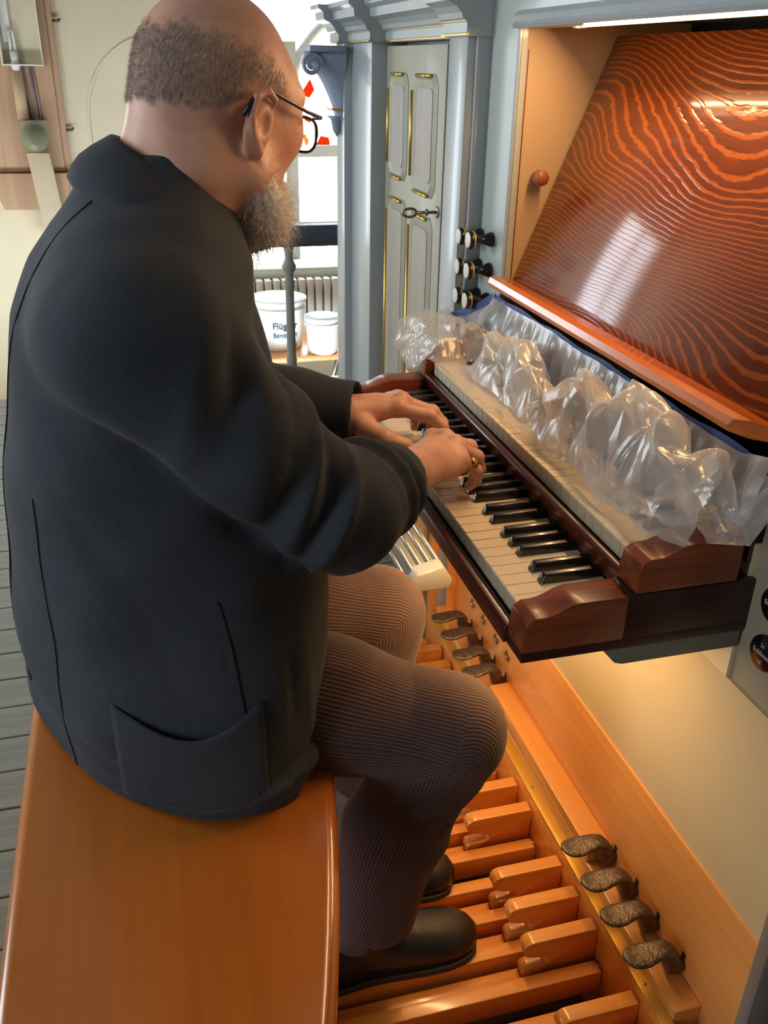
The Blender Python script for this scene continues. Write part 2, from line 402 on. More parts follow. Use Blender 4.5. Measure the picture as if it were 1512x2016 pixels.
def text3d(name, body, mat, parent, loc, size, rot, extrude=.0006, align='LEFT', bold=0):
    cu = bpy.data.curves.new(name, 'FONT'); cu.body = body; cu.size = size; cu.extrude = extrude; cu.align_x = align; cu.offset = bold
    o = bpy.data.objects.new(name, cu); COL.objects.link(o); o.rotation_euler = rot; o.location = Vector(loc)
    dg = bpy.context.evaluated_depsgraph_get(); dg.update()
    me = bpy.data.meshes.new_from_object(o.evaluated_get(dg)); mw = o.matrix_basis.copy()
    bpy.data.objects.remove(o); me.transform(mw)
    V = [tuple(q.co) for q in me.vertices]; F = [tuple(pp.vertices) for pp in me.polygons]
    return V, F
def wrap_text(V, cx, cy, r):                  # bend flat lettering round a bucket of radius r
    out = []
    for x, y, z in V:
        a = (x-cx)/r; rr = r+(cy-r-y)
        out.append((cx+rr*math.sin(a), cy-rr*math.cos(a), z))
    return out
M['navy'] = plain('navy print', (40, 56, 84), .5); M['teal'] = plain('teal print', (60, 110, 130), .5); M['rust'] = plain('rust print', (176, 92, 52), .5)
for body, mt, zz, sz, xx in (('Flügger', 'navy', .145, .056, -.062), ('Sandplast', 'teal', .090, .043, -.060), ('SR', 'rust', .025, .048, .050)):
    V, F = text3d('lettering', body, None, None, (.435+xx, 4.73-.160, TZ+zz), sz, (PI/2, 0, 0), .0008, bold=.0008)
    obj('lettering', (wrap_text(V, .435, 4.73, .160), F), M[mt], B1, fixn=False)
# blue tape roll and a small bottle beside the bucket
tp = thing('tape_roll', (.20, 4.52, TZ), 'roll of blue masking tape lying on the pine table', 'tape')
obj('roll', MB().lathe((.20, 4.52, TZ), (0,0,1), [(0, .03), (0, .055), (.045, .055), (.045, .03), (0, .03)], 24), plain('blue tape', (110, 130, 175), .6), tp, smooth=False)
bt = thing('small_bottle', (.30, 4.47, TZ), 'tiny dark bottle in front of the labelled bucket', 'bottle')
obj('body', MB().lathe((.30, 4.47, TZ), (0,0,1), [(0, .012), (.04, .012), (.05, .006), (.055, .006)], 12), plain('amber bottle', (190, 150, 60), .3), bt, smooth=True)
obj('cap', MB().lathe((.30, 4.47, TZ+.055), (0,0,1), [(0, .008), (.018, .008), (.019, 0)], 12), M['black'], bt, smooth=True)

# timber board with lamp housing on the far wall, left
TX = -.905
bd = thing('timber_post', (TX, Y1-.06, 0.1), 'weathered vertical timber board on the cream wall', 'post')
obj('board', MB().box(TX-.30, TX+.14, Y1-.07, Y1-.002, .78, 2.4), M['timber'], bd, bevel=.004)
obj('board_edge', MB().box(TX+.14, TX+.175, Y1-.05, Y1-.002, .78, 2.4), M['timber'], bd, bevel=.003)
obj('bracket_foot', MB().prism_y([(TX-.30, .775), (TX+.17, .775), (TX+.15, .70), (TX+.15, .62), (TX+.12, .56), (TX-.25, .56), (TX-.27, .62)], Y1-.12, Y1-.002), M['timber'], bd, bevel=.005)
for zz, dx in ((1.62, .18), (1.02, .178)):
    obj('hook', MB().tube([(TX+dx-.01, Y1-.03, zz), (TX+dx+.03, Y1-.03, zz), (TX+dx+.04, Y1-.035, zz+.012)], .008, 8), M['iron'], bd, smooth=True)
pp = thing('pipe_conduit', (TX-.05, Y1-.1, .35), 'pale painted conduit running down to a pedestal', 'pipe')
obj('conduit', MB().tube([(TX-.064, Y1-.108, 1.345), (TX-.06, Y1-.108, 1.085)], .034, 14), plain('pale conduit paint', (196, 172, 140), .6), pp, smooth=True)
for dx in (-.02, .012, .03): obj('cable', MB().tube([(TX+dx, Y1-.079, 1.372), (TX+dx+.012, Y1-.079, 1.085)], .007, 6), plain('lilac cable', (150, 132, 140), .6), pp, smooth=True)
obj('pedestal', MB().prism_y([(TX-.065, .90), (TX+.065, .90), (TX+.12, .35), (TX-.02, .35)], Y1-.19, Y1-.125), plain('pedestal paint', (206, 192, 162), .6), pp, bevel=.004)
sp = thing('globe_lamp', (TX-.02, Y1-.2, .9), 'ribbed grey green globe fitting on the timber board', 'lamp')
rib = []
for i in range(41):
    a = PI*i/40; rr = .078*math.sin(a)+(.003*math.cos(i*PI)*(math.sin(a) > .2)); rib.append((-.078*math.cos(a), rr))
obj('globe', MB().lathe((TX-.005, Y1-.21, .985), (-.1, -.75, -.65), rib, 24), plain('grey green enamel', (150, 156, 132), .6), sp, smooth=True)
obj('mount_plate', MB().box(TX-.08, TX+.075, Y1-.125, Y1-.07, .98, 1.08), plain('plate paint', (176, 168, 150), .6), sp, bevel=.004)
lf = thing('wall_light', (TX, Y1-.1, 1.45), 'open white metal wall light with compact bulb', 'wall light')
LX0, LX1, LZ0, LZ1 = TX-.13, TX+.10, 1.385, 2.15
M['enamel'] = plain('cream enamel', (222, 214, 186), .5)
obj('backplate', MB().box(LX0, LX1, Y1-.076, Y1-.072, LZ0, LZ1), M['enamel'], lf)
obj('flange', MB().box(LX0, LX0+.008, Y1-.16, Y1-.072, LZ0, LZ1), M['white'], lf); obj('flange', MB().box(LX1-.006, LX1, Y1-.13, Y1-.072, LZ0, LZ1), M['white'], lf)
obj('base_plate', MB().box(LX0, LX1, Y1-.16, Y1-.072, LZ0-.008, LZ0), M['white'], lf)
obj('socket', MB().lathe((LX0+.07, Y1-.118, LZ0-.035), (0,0,1), [(0, .018), (.03, .028), (.06, .022), (.1, .024), (.105, .012)], 16), M['white'], lf, smooth=True)
for dx in (-.012, .012): obj('bulb_tube', MB().tube([(LX0+.07+dx, Y1-.118, LZ0+.06), (LX0+.07+dx, Y1-.118, LZ0+.17), (LX0+.07+dx*.4, Y1-.118, LZ0+.18)], .009, 10), M['porcelain'], lf, smooth=True)
obj('upper_socket', MB().lathe((LX0+.055, Y1-.118, 1.82), (0,0,1), [(0, .02), (.05, .022), (.06, .01)], 16), M['white'], lf, smooth=True)
obj('tube_strip', MB().box(LX0+.02, LX0+.07, Y1-.1, Y1-.077, 1.5, 1.82), M['white'], lf, bevel=.004)
# dark green sloping roof beam above the window
obj_rb = obj('roof_beam', MB().tube([(.20, 5.0, 1.34+.42), (.62, 5.0, 2.05)], .06, 4), plain('teal beam paint', (96, 128, 118), .6))
tag(obj_rb, 'teal painted slanting beam above the window', 'beam')
# ------------------------------------------------------------------ organ case
XF = .28                                        # front plane of the case
oc = thing('organ_case', (XF, .4, 0), 'grey blue panelled organ case with gilt lines around the keydesk', 'organ')
YL, YRr = .787, -.045                           # opening of the keydesk recess
ZO = 1.483
# jamb left of the opening: face towards the bench
obj('jamb_panel', MB().box(XF, XF+.010, YL, .945, .45, 1.75), M['greyl'], oc)
jr = obj('jamb_panel', MB().box(XF, XF+.05, -.6, YRr, .74, 1.75), plain('shade darkened jamb paint', (150, 142, 122), .6, var=.03), oc)  # shade on this jamb is put into its darker colour
obj('top_panel', MB().box(XF, XF+.05, YRr, YL, ZO+.028, 1.9), M['greyl'], oc)
# moulded frame round the opening
prof = [(XF+.03, .001), (XF-.012, .001), (XF-.016, .006), (XF-.010, .012), (XF-.014, .020), (XF-.006, .028), (XF-.0005, .0275), (XF+.03,.0275)]
obj('frame_moulding', MB().prism_y([(x, ZO+d) for x, d in prof], YRr-.02, YL+.014), M['grey'], oc)
pz = [(XF-.0005 if x > XF-.002 else XF-(XF-x)*.35, d*.45) for x, d in prof]
obj('frame_moulding', MB().prism_z([(x, YL+d) for x, d in pz], .99, ZO+.028), M['grey'], oc)
# recess: cream side wall, ceiling, back
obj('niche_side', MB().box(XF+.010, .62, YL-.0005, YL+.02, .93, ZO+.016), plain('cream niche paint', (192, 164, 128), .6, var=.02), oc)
obj('niche_side', MB().box(XF+.05, .62, YRr-.02, YRr+.0005, .93, ZO+.016), M['cream'], oc)
obj('niche_ceiling', MB().box(XF+.03, .62, YRr, YL, ZO+.016, ZO+.026), M['cream'], oc)
obj('niche_back', MB().box(.6, .62, YRr, YL, .8, ZO+.016), M['dark'], oc)
obj('niche_seam', MB().box(XF+.012, XF+.0135, YL-.0012, YL+.002, .95, ZO-.03), M['mahog'], oc)
kn = obj('peg_knob', MB().lathe((.325, YL, 1.247), (0, -1, 0), [(0, .008), (.012, .008), (.014, .0125), (.030, .0135), (.034, .0125), (.0345, 0)], 24), plain('pearwood knob', (150, 92, 54), .45, var=.12), oc, smooth=True)
# pilasters, corner post, entablature
def pil(y0, y1, xf, zt=1.475, name='pilaster'):
    p_ = obj(name, MB().box(xf, XF+.05, y0, y1, 0, zt), M['grey'], oc, bevel=.003)
    return p_
pil(.940, 1.045, .236); pil(1.652, 1.872, .236); pil(1.872, 1.972, .214, name='corner_post')
obj('pilaster_edge', MB().box(.252, .285, .928, .940, 0, 1.475), M['grey'], oc, bevel=.002)
obj('end_panel', MB().box(.30, 1.4, 1.93, 1.97, 0, 2.6), M['grey'], oc)
obj('case_side', MB().box(.33, .35, .80, 1.96, 0, 2.6), M['grey'], oc)
def entab(y0, y1, xf, nm='cornice'):
    # stepped section: architrave, gilt fillets, frieze, cyma, top
    s = [(XF+.05, 1.474), (xf, 1.474), (xf-.004, 1.480), (xf-.004, 1.497), (xf-.012, 1.503), (xf-.016, 1.512), (xf-.026, 1.522), (xf-.044, 1.530), (xf-.046, 1.548), (xf-.058, 1.556), (xf-.060, 1.566), (XF+.05, 1.566)]
    o = obj(nm, MB().prism_y(s, y0, y1), M['grey'], oc)
    for zz in (1.4755, 1.4985):
        obj('gilt_fillet', MB().box(xf-.0075, xf, y0-.0015, y1+.0015, zz, zz+.0028), M['gold'], oc)
entab(.925, 1.06, .232); entab(1.06, 1.640, .272); entab(1.640, 1.885, .232); entab(1.885, 2.0, .206)
obj('upper_case', MB().box(.255, 1.4, .95, 1.96, 1.566, 2.6), M['grey'], oc)
for y0, y1 in ((1.02, 1.06), (1.5, 1.54), (1.80, 1.84)):
    obj('upper_pipe_stile', MB().box(.238, .256, y0, y1, 1.566, 2.6), M['grey'], oc, bevel=.003)
# carved corbel under the far end of the cornice
def corbel():
    mb = MB(); n = 18; m = 14
    yb = 1.99
    rows = []
    for i in range(n):
        t = i/(n-1)
        prot = .085*(1-t)**1.4+.018+.02*math.exp(-((t-.15)/.12)**2)
        wd = .075*(1-.55*t)
        zz = 1.452-.17*t
        rows.append((prot, wd, zz))
    for i, (pr, wd, zz) in enumerate(rows):
        for k in range(m+1):
            a = PI*k/m
            flute = 1-.07*abs(math.sin(a*3.5))
            mb.v.append((.218-pr*math.sin(a)*flute, 1.925+wd*-math.cos(a)*.9, zz))
    for i in range(n-1):
        for k in range(m): mb.f.append((i*(m+1)+k, i*(m+1)+k+1, (i+1)*(m+1)+k+1, (i+1)*(m+1)+k))
    mb.f.append(tuple(range(m, -1, -1))); mb.f.append(tuple((n-1)*(m+1)+k for k in range(m+1)))
    return mb
M['slate'] = plain('blue grey carved paint', (136, 150, 174), .45, var=.12, scale=14)
cb = obj('corbel', corbel(), M['slate'], oc, smooth=True)
obj('corbel_abacus', MB().box(.115, .215, 1.85, 2.0, 1.452, 1.468), M['slate'], cb, bevel=.003)
obj('corbel_gilt_band', MB().box(.183, .219, 1.888, 1.963, 1.305, 1.310), M['gold'], cb)
obj('corbel_drop', MB().lathe((.205, 1.925, 1.235), (0,0,1), [(0, .002), (.015, .012), (.045, .018), (.055, .03)], 14), M['slate'], cb, smooth=True)
# scroll volute on the bracket
obj('corbel_scroll', MB().tube([(.125+.03*math.cos(a)*(1-a/14), 1.872, 1.42+.03*math.sin(a)*(1-a/14)) for a in np.linspace(0, 11, 30)], .006, 8), M['slate'], cb, smooth=True)
# cabinet door in the case front
XD = .276
dr = obj('cabinet_door', MB().box(XD, XD+.025, 1.172, 1.650, .30, 1.466), M['door'], oc, bevel=.002)
obj('door_reveal', MB().box(XD+.004, XD+.03, 1.045, 1.170, .3, 1.474), M['dark'], oc)
def dpanel(ya, yb, z0, z1, cut=.022):
    """sunk field with cut corners, raised border and gilt beads (ya far side, yb near side)"""
    def octo(m_, c_): return [(ya-m_-c_, z0+m_), (yb+m_+c_, z0+m_), (yb+m_, z0+m_+c_), (yb+m_, z1-m_-c_), (yb+m_+c_, z1-m_), (ya-m_-c_, z1-m_), (ya-m_, z1-m_-c_), (ya-m_, z0+m_+c_)]
    o1, o2, o3 = octo(0, cut), octo(.012, cut*.8), octo(.030, cut*.5)
    v = [(XD-.001, y, z) for y, z in o1]+[(XD-.008, y, z) for y, z in o2]+[(XD-.002, y, z) for y, z in o3]
    f = [(i, (i+1) % 8, (i+1) % 8+8, i+8) for i in range(8)]+[(i+8, (i+1) % 8+8, (i+1) % 8+16, i+16) for i in range(8)]
    obj('panel_moulding', MB().add(v, f), M['door'], dr)
    obj('panel_field', MB().prism_x([(y, z) for y, z in o3], XD-.004, XD+.002), M['doorp'], dr)
    zb0, zb1 = z0+cut*1.6, z1-cut*1.6
    obj('gilt_bead', MB().tube([(XD-.008, ya-.004, zb0), (XD-.008, ya-.004, zb1)], .0042, 8), M['gold'], dr, smooth=True)
    yb0, yb1 = ya-cut*1.5, yb+cut*1.5
    obj('gilt_bead', MB().tube([(XD-.008, yb0, z1-.004), (XD-.008, yb1, z1-.004)], .0042, 8), M['gold'], dr, smooth=True)
    obj('gilt_bead', MB().tube([(XD-.008, yb0, z0+.004), (XD-.008, yb1, z0+.004)], .0042, 8), M['gold'], dr, smooth=True)
dpanel(1.396, 1.219, 1.150, 1.408); dpanel(1.605, 1.447, 1.163, 1.408)
dpanel(1.396, 1.224, .40, 1.106); dpanel(1.605, 1.440, .40, 1.117)
ky = obj('door_key', MB().tube([(XD, 1.192, 1.128), (XD-.05, 1.192, 1.128)], .0035, 10), M['bolt'], dr, smooth=True)
obj('key_bow', MB().tube([(XD-.066+.016*math.cos(a), 1.192, 1.128+.009*math.sin(a)) for a in np.linspace(0, 2*PI, 20)], .0032, 8), M['bolt'], ky, smooth=True)
obj('key_collar', MB().lathe((XD-.022, 1.192, 1.128), (-1,0,0), [(0, .004), (.002, .0075), (.006, .0075), (.008, .004)], 14), M['bolt'], ky, smooth=True)
obj('escutcheon', MB().lathe((XD, 1.192, 1.128), (-1,0,0), [(0, .013), (.003, .013), (.004, .008)], 18), M['bolt'], dr, smooth=True)
# stop knobs left of the keydesk: two columns
kp = [(0, .0135), (.004, .0145), (.010, .012), (.016, .0085), (.024, .0078), (.032, .009), (.036, .0135), (.039, .0165), (.046, .0170), (.049, .0155), (.050, .0150)]
def stop_knob(y, z, parent, pull=0):
    k = obj('stop_knob', MB().lathe((XF-pull, y, z), (-1,0,0), kp, 28), M['black'], parent, smooth=True)
    obj('knob_ring', MB().lathe((XF-.0385-pull, y, z), (-1,0,0), [(0, .0166), (.001, .0173), (.0025, .0173), (.0035, .0168)], 28), M['brass'], k, smooth=True)
    obj('knob_face', MB().lathe((XF-.0498-pull, y, z), (-1,0,0), [(0, .0150), (.0012, .0146), (.0016, .012), (.0017, 0)], 28), M['porcelain'], k, smooth=True)
    return k
for yy in (.862, .918):
    for q in range(5): stop_knob(yy, 1.124-.0585*q-(0.002 if yy > .9 else 0), oc)
# stop knobs on the right jamb, black faces with white lettering
M['ink'] = plain('white engraved lettering', (190, 190, 186), .6)
for i, (yy, zz) in enumerate(((-.131, .842), (-.131, .904))):
    k = obj('stop_knob', MB().lathe((XF, yy, zz), (-1,0,0), [(0, .016), (.006, .016), (.012, .012), (.024, .011), (.030, .018), (.034, .0215), (.040, .0215), (.042, .020), (.0425, 0)], 30), M['black'], oc, smooth=True)
    for body, dz, sz in (("Subbass", -.002, .0085), ("16'", -.0125, .0075), ("24", .0085, .0065)):
        V, F = text3d('lettering', body, None, None, (0, 0, 0), sz, (PI/2, 0, -PI/2), .0002, 'CENTER')
        obj('lettering', ([(XF-.0428+a, yy+b, zz+dz+c) for a, b, c in V], F), M['ink'], k, fixn=False)
# lower front: cream panel under the keydesk, wood kickboard with levers
XK = .27
obj('knee_panel', MB().box(XK+.004, XK+.03, -.30, .94, .44, .74), plain('buff knee panel paint', (204, 184, 142), .6, var=.03, scale=4), oc)
obj('knee_panel_upper', MB().box(XK+.004, XK+.03, YRr+.0025, YL, .74, .93), M['cream'], oc)
kb = obj('kickboard', MB().box(XK, XK+.022, -.215, .955, .02, .447), wood('kickboard pine', (208, 134, 62), (240, 172, 98), 'y', .4, .3, .7, .6, .2), oc, bevel=.002)
LEV_Y = [.112, .042, -.022, -.092, .800, .731, .655, .592]
for i, yy in enumerate(LEV_Y):
    b = obj('bolt', MB().lathe((XK, yy, .329), (-1,0,0), [(0, .0115), (.0025, .0112), (.003, .006), (.001, .0055), (.001, 0)], 20), M['bolt'], kb, smooth=False) if i >= 4 else None
    obj('lever_slot', MB().box(XK-.0006, XK+.001, yy-.0035, yy+.0035, .250, .284), M['dark'], kb)
tr_ = obj('toe_rail', MB().box(.226, XK, -.150, .93, .02, .247), M['pine'], oc, bevel=.003)
obj('toe_block', MB().box(.226, XK, .122, .572, .2475, .276), M['pine'], tr_, bevel=.002)
def lever(y):
    """foot lever: stem out of the slot, dropping neck and broad tongue with pitted pad"""
    mb = MB(); path = []
    # (x, z, half width, half thickness)
    st = [(XK+.004, .262, .009, .009), (XK-.010, .263, .012, .012), (XK-.019, .268, .0155, .0135), (XK-.023, .280, .0155, .0125), (XK-.0245, .292, .0150, .0115), (XK-.030, .301, .0145, .008), (XK-.040, .3045, .0150, .0055), (XK-.054, .303, .0175, .0046), (XK-.068, .3005, .0200, .0044), (XK-.080, .3000, .0195, .0044), (XK-.089, .3010, .0165, .0042), (XK-.0955, .3030, .0115, .0036), (XK-.099, .3045, .004, .002)]
    n = 14
    for i, (x, z, hw, ht) in enumerate(st):
        if i == 0: tx, tz = -1, 0
        else:
            a = st[min(i+1, len(st)-1)]; b = st[i-1]; tx, tz = a[0]-b[0], a[1]-b[1]; l_ = math.hypot(tx, tz); tx /= l_; tz /= l_
        nx, nz = -tz, tx
        if nz < 0: nx, nz = -nx, -nz
        for k in range(n):
            a = 2*PI*k/n; c_, s_ = math.cos(a), math.sin(a)
            c_ = math.copysign(abs(c_)**.8, c_); s_ = math.copysign(abs(s_)**.8, s_)
            mb.v.append((x+nx*ht*s_, y+hw*c_, z+nz*ht*s_))
    for i in range(len(st)-1):
        for k in range(n): mb.f.append((i*n+k, i*n+(k+1) % n, (i+1)*n+(k+1) % n, (i+1)*n+k))
    mb.f.append(tuple(range(n))); mb.f.append(tuple((len(st)-1)*n+k for k in range(n)))
    return mb
l0 = obj('toe_lever', lever(LEV_Y[0]), M['iron'], oc, smooth=True)
# worn tread spots on the pad
for yy in LEV_Y[1:]: dup(l0, (0, yy-LEV_Y[0], 0), oc)
# wooden framing at the far end of the knee space
for y0, y1, x0, x1 in ((.955, .985, .22, .25), (.915, .935, .25, .272), (1.03, 1.06, .17, .2)):
    obj('frame_post', MB().box(x0, x1, y0, y1, .0, .81), M['pine'], oc, bevel=.003)
obj('knee_side', MB().box(.18, .33, 1.06, 1.08, 0, .80), M['cream'], oc)
obj('end_post', MB().box(.262, .33, -.235, -.2155, 0, .74), plain('drab post paint', (128, 118, 112), .6), oc, bevel=.003)

# ------------------------------------------------------------------ lamp in the top of the recess (light on the music desk)
lp = thing('desk_lamp', (.345, .38, 1.44), 'warm strip lamp under the top of the music desk recess', 'lamp')
M['lampglow'] = emit('warm tube glow', (1.0, .62, .30), 5)
obj('tube', MB().tube([(.338, .08, 1.4895), (.338, .68, 1.4895)], .0055, 14), M['lampglow'], lp, smooth=True)
obj('housing', MB().prism_y([(.318, 1.4985), (.358, 1.4985), (.358, 1.497), (.350, 1.4955), (.325, 1.4955), (.318, 1.497)], .05, .71), M['white'], lp)
for yy in (.06, .685): obj('end_cap', MB().box(.328, .348, yy, yy+.015, 1.483, 1.496), M['white'], lp, bevel=.002)
la = bpy.data.lights.new('desk_lamp_light', 'AREA'); la.shape = 'RECTANGLE'; la.size = .60; la.size_y = .02; la.energy = 3.8; la.color = (1.0, .60, .28)
lo_ = bpy.data.objects.new('desk_lamp_light', la); COL.objects.link(lo_); lo_.parent = lp; lo_.location = Vector((.338, .38, 1.482))-ORG[lp.name]; lo_.rotation_euler = (0, math.radians(42), 0); la.size, la.size_y = .02, .60

# ------------------------------------------------------------------ music desk
md = thing('music_desk', (.30, .37, 1.06), 'sloping varnished fir music desk with bold flamed grain', 'music desk')
def fir():
    m, nt, p = new_mat('flamed fir veneer')
    t = N(nt, 'ShaderNodeTexCoord'); sp_ = N(nt, 'ShaderNodeSeparateXYZ'); L(nt, t.outputs['Object'], sp_.inputs[0])
    # v = height up the slope, u = along the desk
    cm = N(nt, 'ShaderNodeCombineXYZ')
    L(nt, sp_.outputs['Y'], cm.inputs[0]); L(nt, sp_.outputs['Z'], cm.inputs[1])
    def noise(sc, det, rough=.5, dist=0.0, w_=0.0):
        mp = N(nt, 'ShaderNodeMapping'); mp.inputs['Scale'].default_value = (*sc, 1); mp.inputs['Location'].default_value = (w_, w_*.7, 0); L(nt, cm.outputs[0], mp.inputs['Vector'])
        n_ = N(nt, 'ShaderNodeTexNoise', Scale=1.0, Detail=det, Roughness=rough, Distortion=dist); L(nt, mp.outputs[0], n_.inputs['Vector']); return n_.outputs['Fac']
    def ma(op, a, b=None):
        n_ = N(nt, 'ShaderNodeMath', operation=op)
        for i, q in enumerate((a, b)):
            if q is None: continue
            if isinstance(q, (int, float)): n_.inputs[i].default_value = q
            else: L(nt, q, n_.inputs[i])
        return n_.outputs[0]
    big = noise((1.15, 3.1), 1.6, .45, .1, 3.7)      # broad swells make the flame figure
    fine = noise((9, 30), 3.0, .6, 0, 1.3)
    h = ma('ADD', ma('MULTIPLY', sp_.outputs['Z'], 92.0), ma('MULTIPLY', big, 46.0))
    h = ma('ADD', h, ma('MULTIPLY', fine, 1.1))
    fr = ma('FRACT', h)
    edge = noise((40, 200), 2.0)
    fr2 = ma('ADD', fr, ma('MULTIPLY', ma('SUBTRACT', edge, .5), .22))
    line = ramp(nt, fr2, [(0.0, (1,1,1)), (.16, (1,1,1)), (.30, (0,0,0)), (.90, (.10,.10,.10)), (.985, (1,1,1))])
    dk, lt = s2l((94, 37, 7)), s2l((150, 72, 17))
    pore = noise((12, 420), 2.0)
    base = N(nt, 'ShaderNodeMix', data_type='RGBA'); L(nt, line, base.inputs[0])
    c0 = ramp(nt, pore, [(.35, [x*.78 for x in dk]), (.65, [x*1.15 for x in dk])])
    L(nt, c0, base.inputs[6]); base.inputs[7].default_value = (*lt, 1)
    L(nt, base.outputs[2], p.inputs['Base Color'])
    p.inputs['Roughness'].default_value = .42; p.inputs['Coat Weight'].default_value = .75; p.inputs['Coat Roughness'].default_value = .09; p.inputs['Specular IOR Level'].default_value = .1
    b = N(nt, 'ShaderNodeBump', Strength=.25, Distance=.0012); L(nt, line, b.inputs['Height']); L(nt, b.outputs['Normal'], p.inputs['Normal']); L(nt, b.outputs['Normal'], p.inputs['Coat Normal'])
    return m
M['fir'] = fir()
DX0, DZ0, DX1, DZ1 = .292, 1.060, .452, 1.478
dn = Vector((DX1-DX0, 0, DZ1-DZ0)).normalized(); dnn = Vector((dn.z, 0, -dn.x))
a = Vector((DX0, 0, DZ0)); b = Vector((DX1, 0, DZ1)); th = dnn*.018
desk = obj('desk_panel', MB().prism_y([(a.x, a.z), (b.x, b.z), (b.x+th.x, b.z+th.z), (a.x+th.x, a.z+th.z)], YRr+.006, YL-.01), M['fir'], md, bevel=.002)
M['ledge'] = wood('orange varnished ledge', (176, 86, 30), (206, 112, 46), 'y', .28, .6, 1.6, .8)
# ledge: board with a slight lip, near end cut at an angle
mbl = MB(); pr = [(.262, 1.050), (.2475, 1.053), (.246, 1.060), (.250, 1.069), (.262, 1.071), (.300, 1.062), (.300, 1.050)]
n = len(pr); ya = [.016+(x-.246)*-1.35 for x, z in pr]
ya = [max(v, YRr+.004) for v in ya]
v = [(x, y_, z) for (x, z), y_ in zip(pr, ya)]+[(x, .785, z) for x, z in pr]
mbl.add(v, [tuple(range(n)), tuple(range(2*n-1, n-1, -1))]+[(i, i+n, (i+1) % n+n, (i+1) % n) for i in range(n)])
obj('ledge', mbl, M['ledge'], md)

# ------------------------------------------------------------------ manuals
PITCH = .0235
SH = {1: 0, 2: 0, 4: 0, 5: 0, 6: 0}
def manual(x0, z0, name, label, slip, cheek_prof, xe):
    mn = thing(name, (x0, .376, z0-.045), label, 'keyboard')
    names = []
    # from the treble end (y=0): f e d c b a g ...
    seq = ['f', 'e', 'd', 'c', 'b', 'a', 'g']
    w0 = None
    for k in range(32):
        yc = (k+.5)*PITCH
        if w0 is None:
            w0 = obj('white_key', MB().box(x0, xe, -PITCH/2+.0005+yc, PITCH/2-.0005+yc, z0-.004, z0), M['ivory'], mn, bevel=.0008, seg=1)
            obj('key_front', MB().box(x0+.001, x0+.006, -PITCH/2+.0006+yc, PITCH/2-.0006+yc, z0-.024, z0-.0035), M['ivoryf'], w0)
        else: dup(w0, (0, k*PITCH, random.uniform(-.0003, .0002)), mn)
    s0 = None; off = {'e': -.0028, 'd': .0024, 'b': -.0035, 'a': 0, 'g': .0035}
    for k in range(31):
        nm = seq[k % 7]                          # boundary between key k (higher note) and k+1
        if nm in off:
            yc = (k+1)*PITCH+off[nm]
            if s0 is None:
                hb, ht, H = .0064, .0048, .0125
                xa = x0+.0435; v = [(xa, -hb, 0), (xe, -hb, 0), (xe, hb, 0), (xa, hb, 0), (xa+.0042, -ht, H-.0015), (xa+.006, -ht, H), (xe, -ht, H), (xe, ht, H), (xa+.006, ht, H), (xa+.0042, ht, H-.0015)]
                v = [(x, y_+yc, z0+z+.0003) for x, y_, z in v]
                f = [(0,3,2,1), (0,1,6,5,4), (3,9,8,7,2), (0,4,9,3), (4,5,8,9), (5,6,7,8), (1,2,7,6)]
                s0 = obj('black_key', MB().add(v, f), M['ebony'], mn, bevel=.0007, seg=1); sy = yc
            else: dup(s0, (0, yc-sy, 0), mn)
    obj('key_slip', MB().prism_y(slip, -.006, .758), M['mahog'], mn, bevel=.0012)
    obj('key_bed', MB().box(x0+.008, xe, .0, .752, z0-.04, z0-.026), M['dark'], mn)
    for ya_, yb_ in ((-.0505, -.006), (.758, .802)):
        obj('key_cheek', MB().prism_y(cheek_prof, ya_, yb_), M['cheek'], mn, bevel=.0016)
    return mn
def smoothp(pts, n=5):
    out = []
    for i in range(len(pts)-1):
        for k in range(n): t = k/n; out.append((pts[i][0]*(1-t)+pts[i+1][0]*t, pts[i][1]*(1-t)+pts[i+1][1]*t))
    out.append(pts[-1]); return out
# cheek outline: chamfered nose, hollow, swell, level back
def cheek(x0, z0, xb, zb):
    top = [(x0-.013, z0+.007), (x0-.003, z0+.0135), (x0+.004, z0+.0137), (x0+.010, z0+.0138), (x0+.016, z0+.0148), (x0+.026, z0+.0185), (x0+.034, z0+.0225), (x0+.042, z0+.0255), (x0+.048, z0+.0268), (x0+.056, z0+.0272), (xb, z0+.0265)]
    return [(x0-.016, zb), (x0-.016, z0-.012), (x0-.014, z0-.002)]+top+[(xb, zb)]
m1 = manual(0, .86, 'organ_manual', 'lower organ manual with uncovered keys under the hands', [(-.020, .815), (-.020, .836), (-.017, .839), (-.0045, .839), (-.0045, .815)], cheek(0, .86, .112, .8275), .128)
obj('keydesk_side', MB().box(-.016, .278, -.0505, -.006, .815, .8275), M['mahogx'], m1, bevel=.001)
obj('keydesk_side', MB().box(.112, .278, -.0505, -.006, .8275, .887), M['mahogx'], m1, bevel=.001)
obj('keydesk_side', MB().box(-.016, .278, .758, .802, .815, .8275), M['mahogx'], m1, bevel=.001)
obj('keydesk_side', MB().box(.112, .278, .758, .802, .8275, .887), M['mahogx'], m1, bevel=.001)
obj('keydesk_bottom', MB().box(-.004, .26, -.005, .757, .8155, .8195), M['mahog'], m1)
obj('lamp_slot_block', MB().prism_y([(.088, .8148), (.277, .8148), (.277, .789), (.118, .789), (.108, .792)], -.048, .0), plain('grey batten paint', (112, 112, 100), .55), oc, bevel=.002)
m2 = manual(.135, .919, 'organ_manual', 'upper organ manual mostly covered by crumpled plastic film', [(.1285, .8605), (.121, .884), (.119, .892), (.120, .8955), (.124, .8975), (.1305, .8975), (.1305, .8605)], cheek(.135, .919, .252, .8885), .268)
obj('name_board', MB().prism_y([(.268, .905), (.268, .955), (.277, 1.02), (.287, 1.02), (.287, .905)], -.04, .785), M['mahog'], m2)

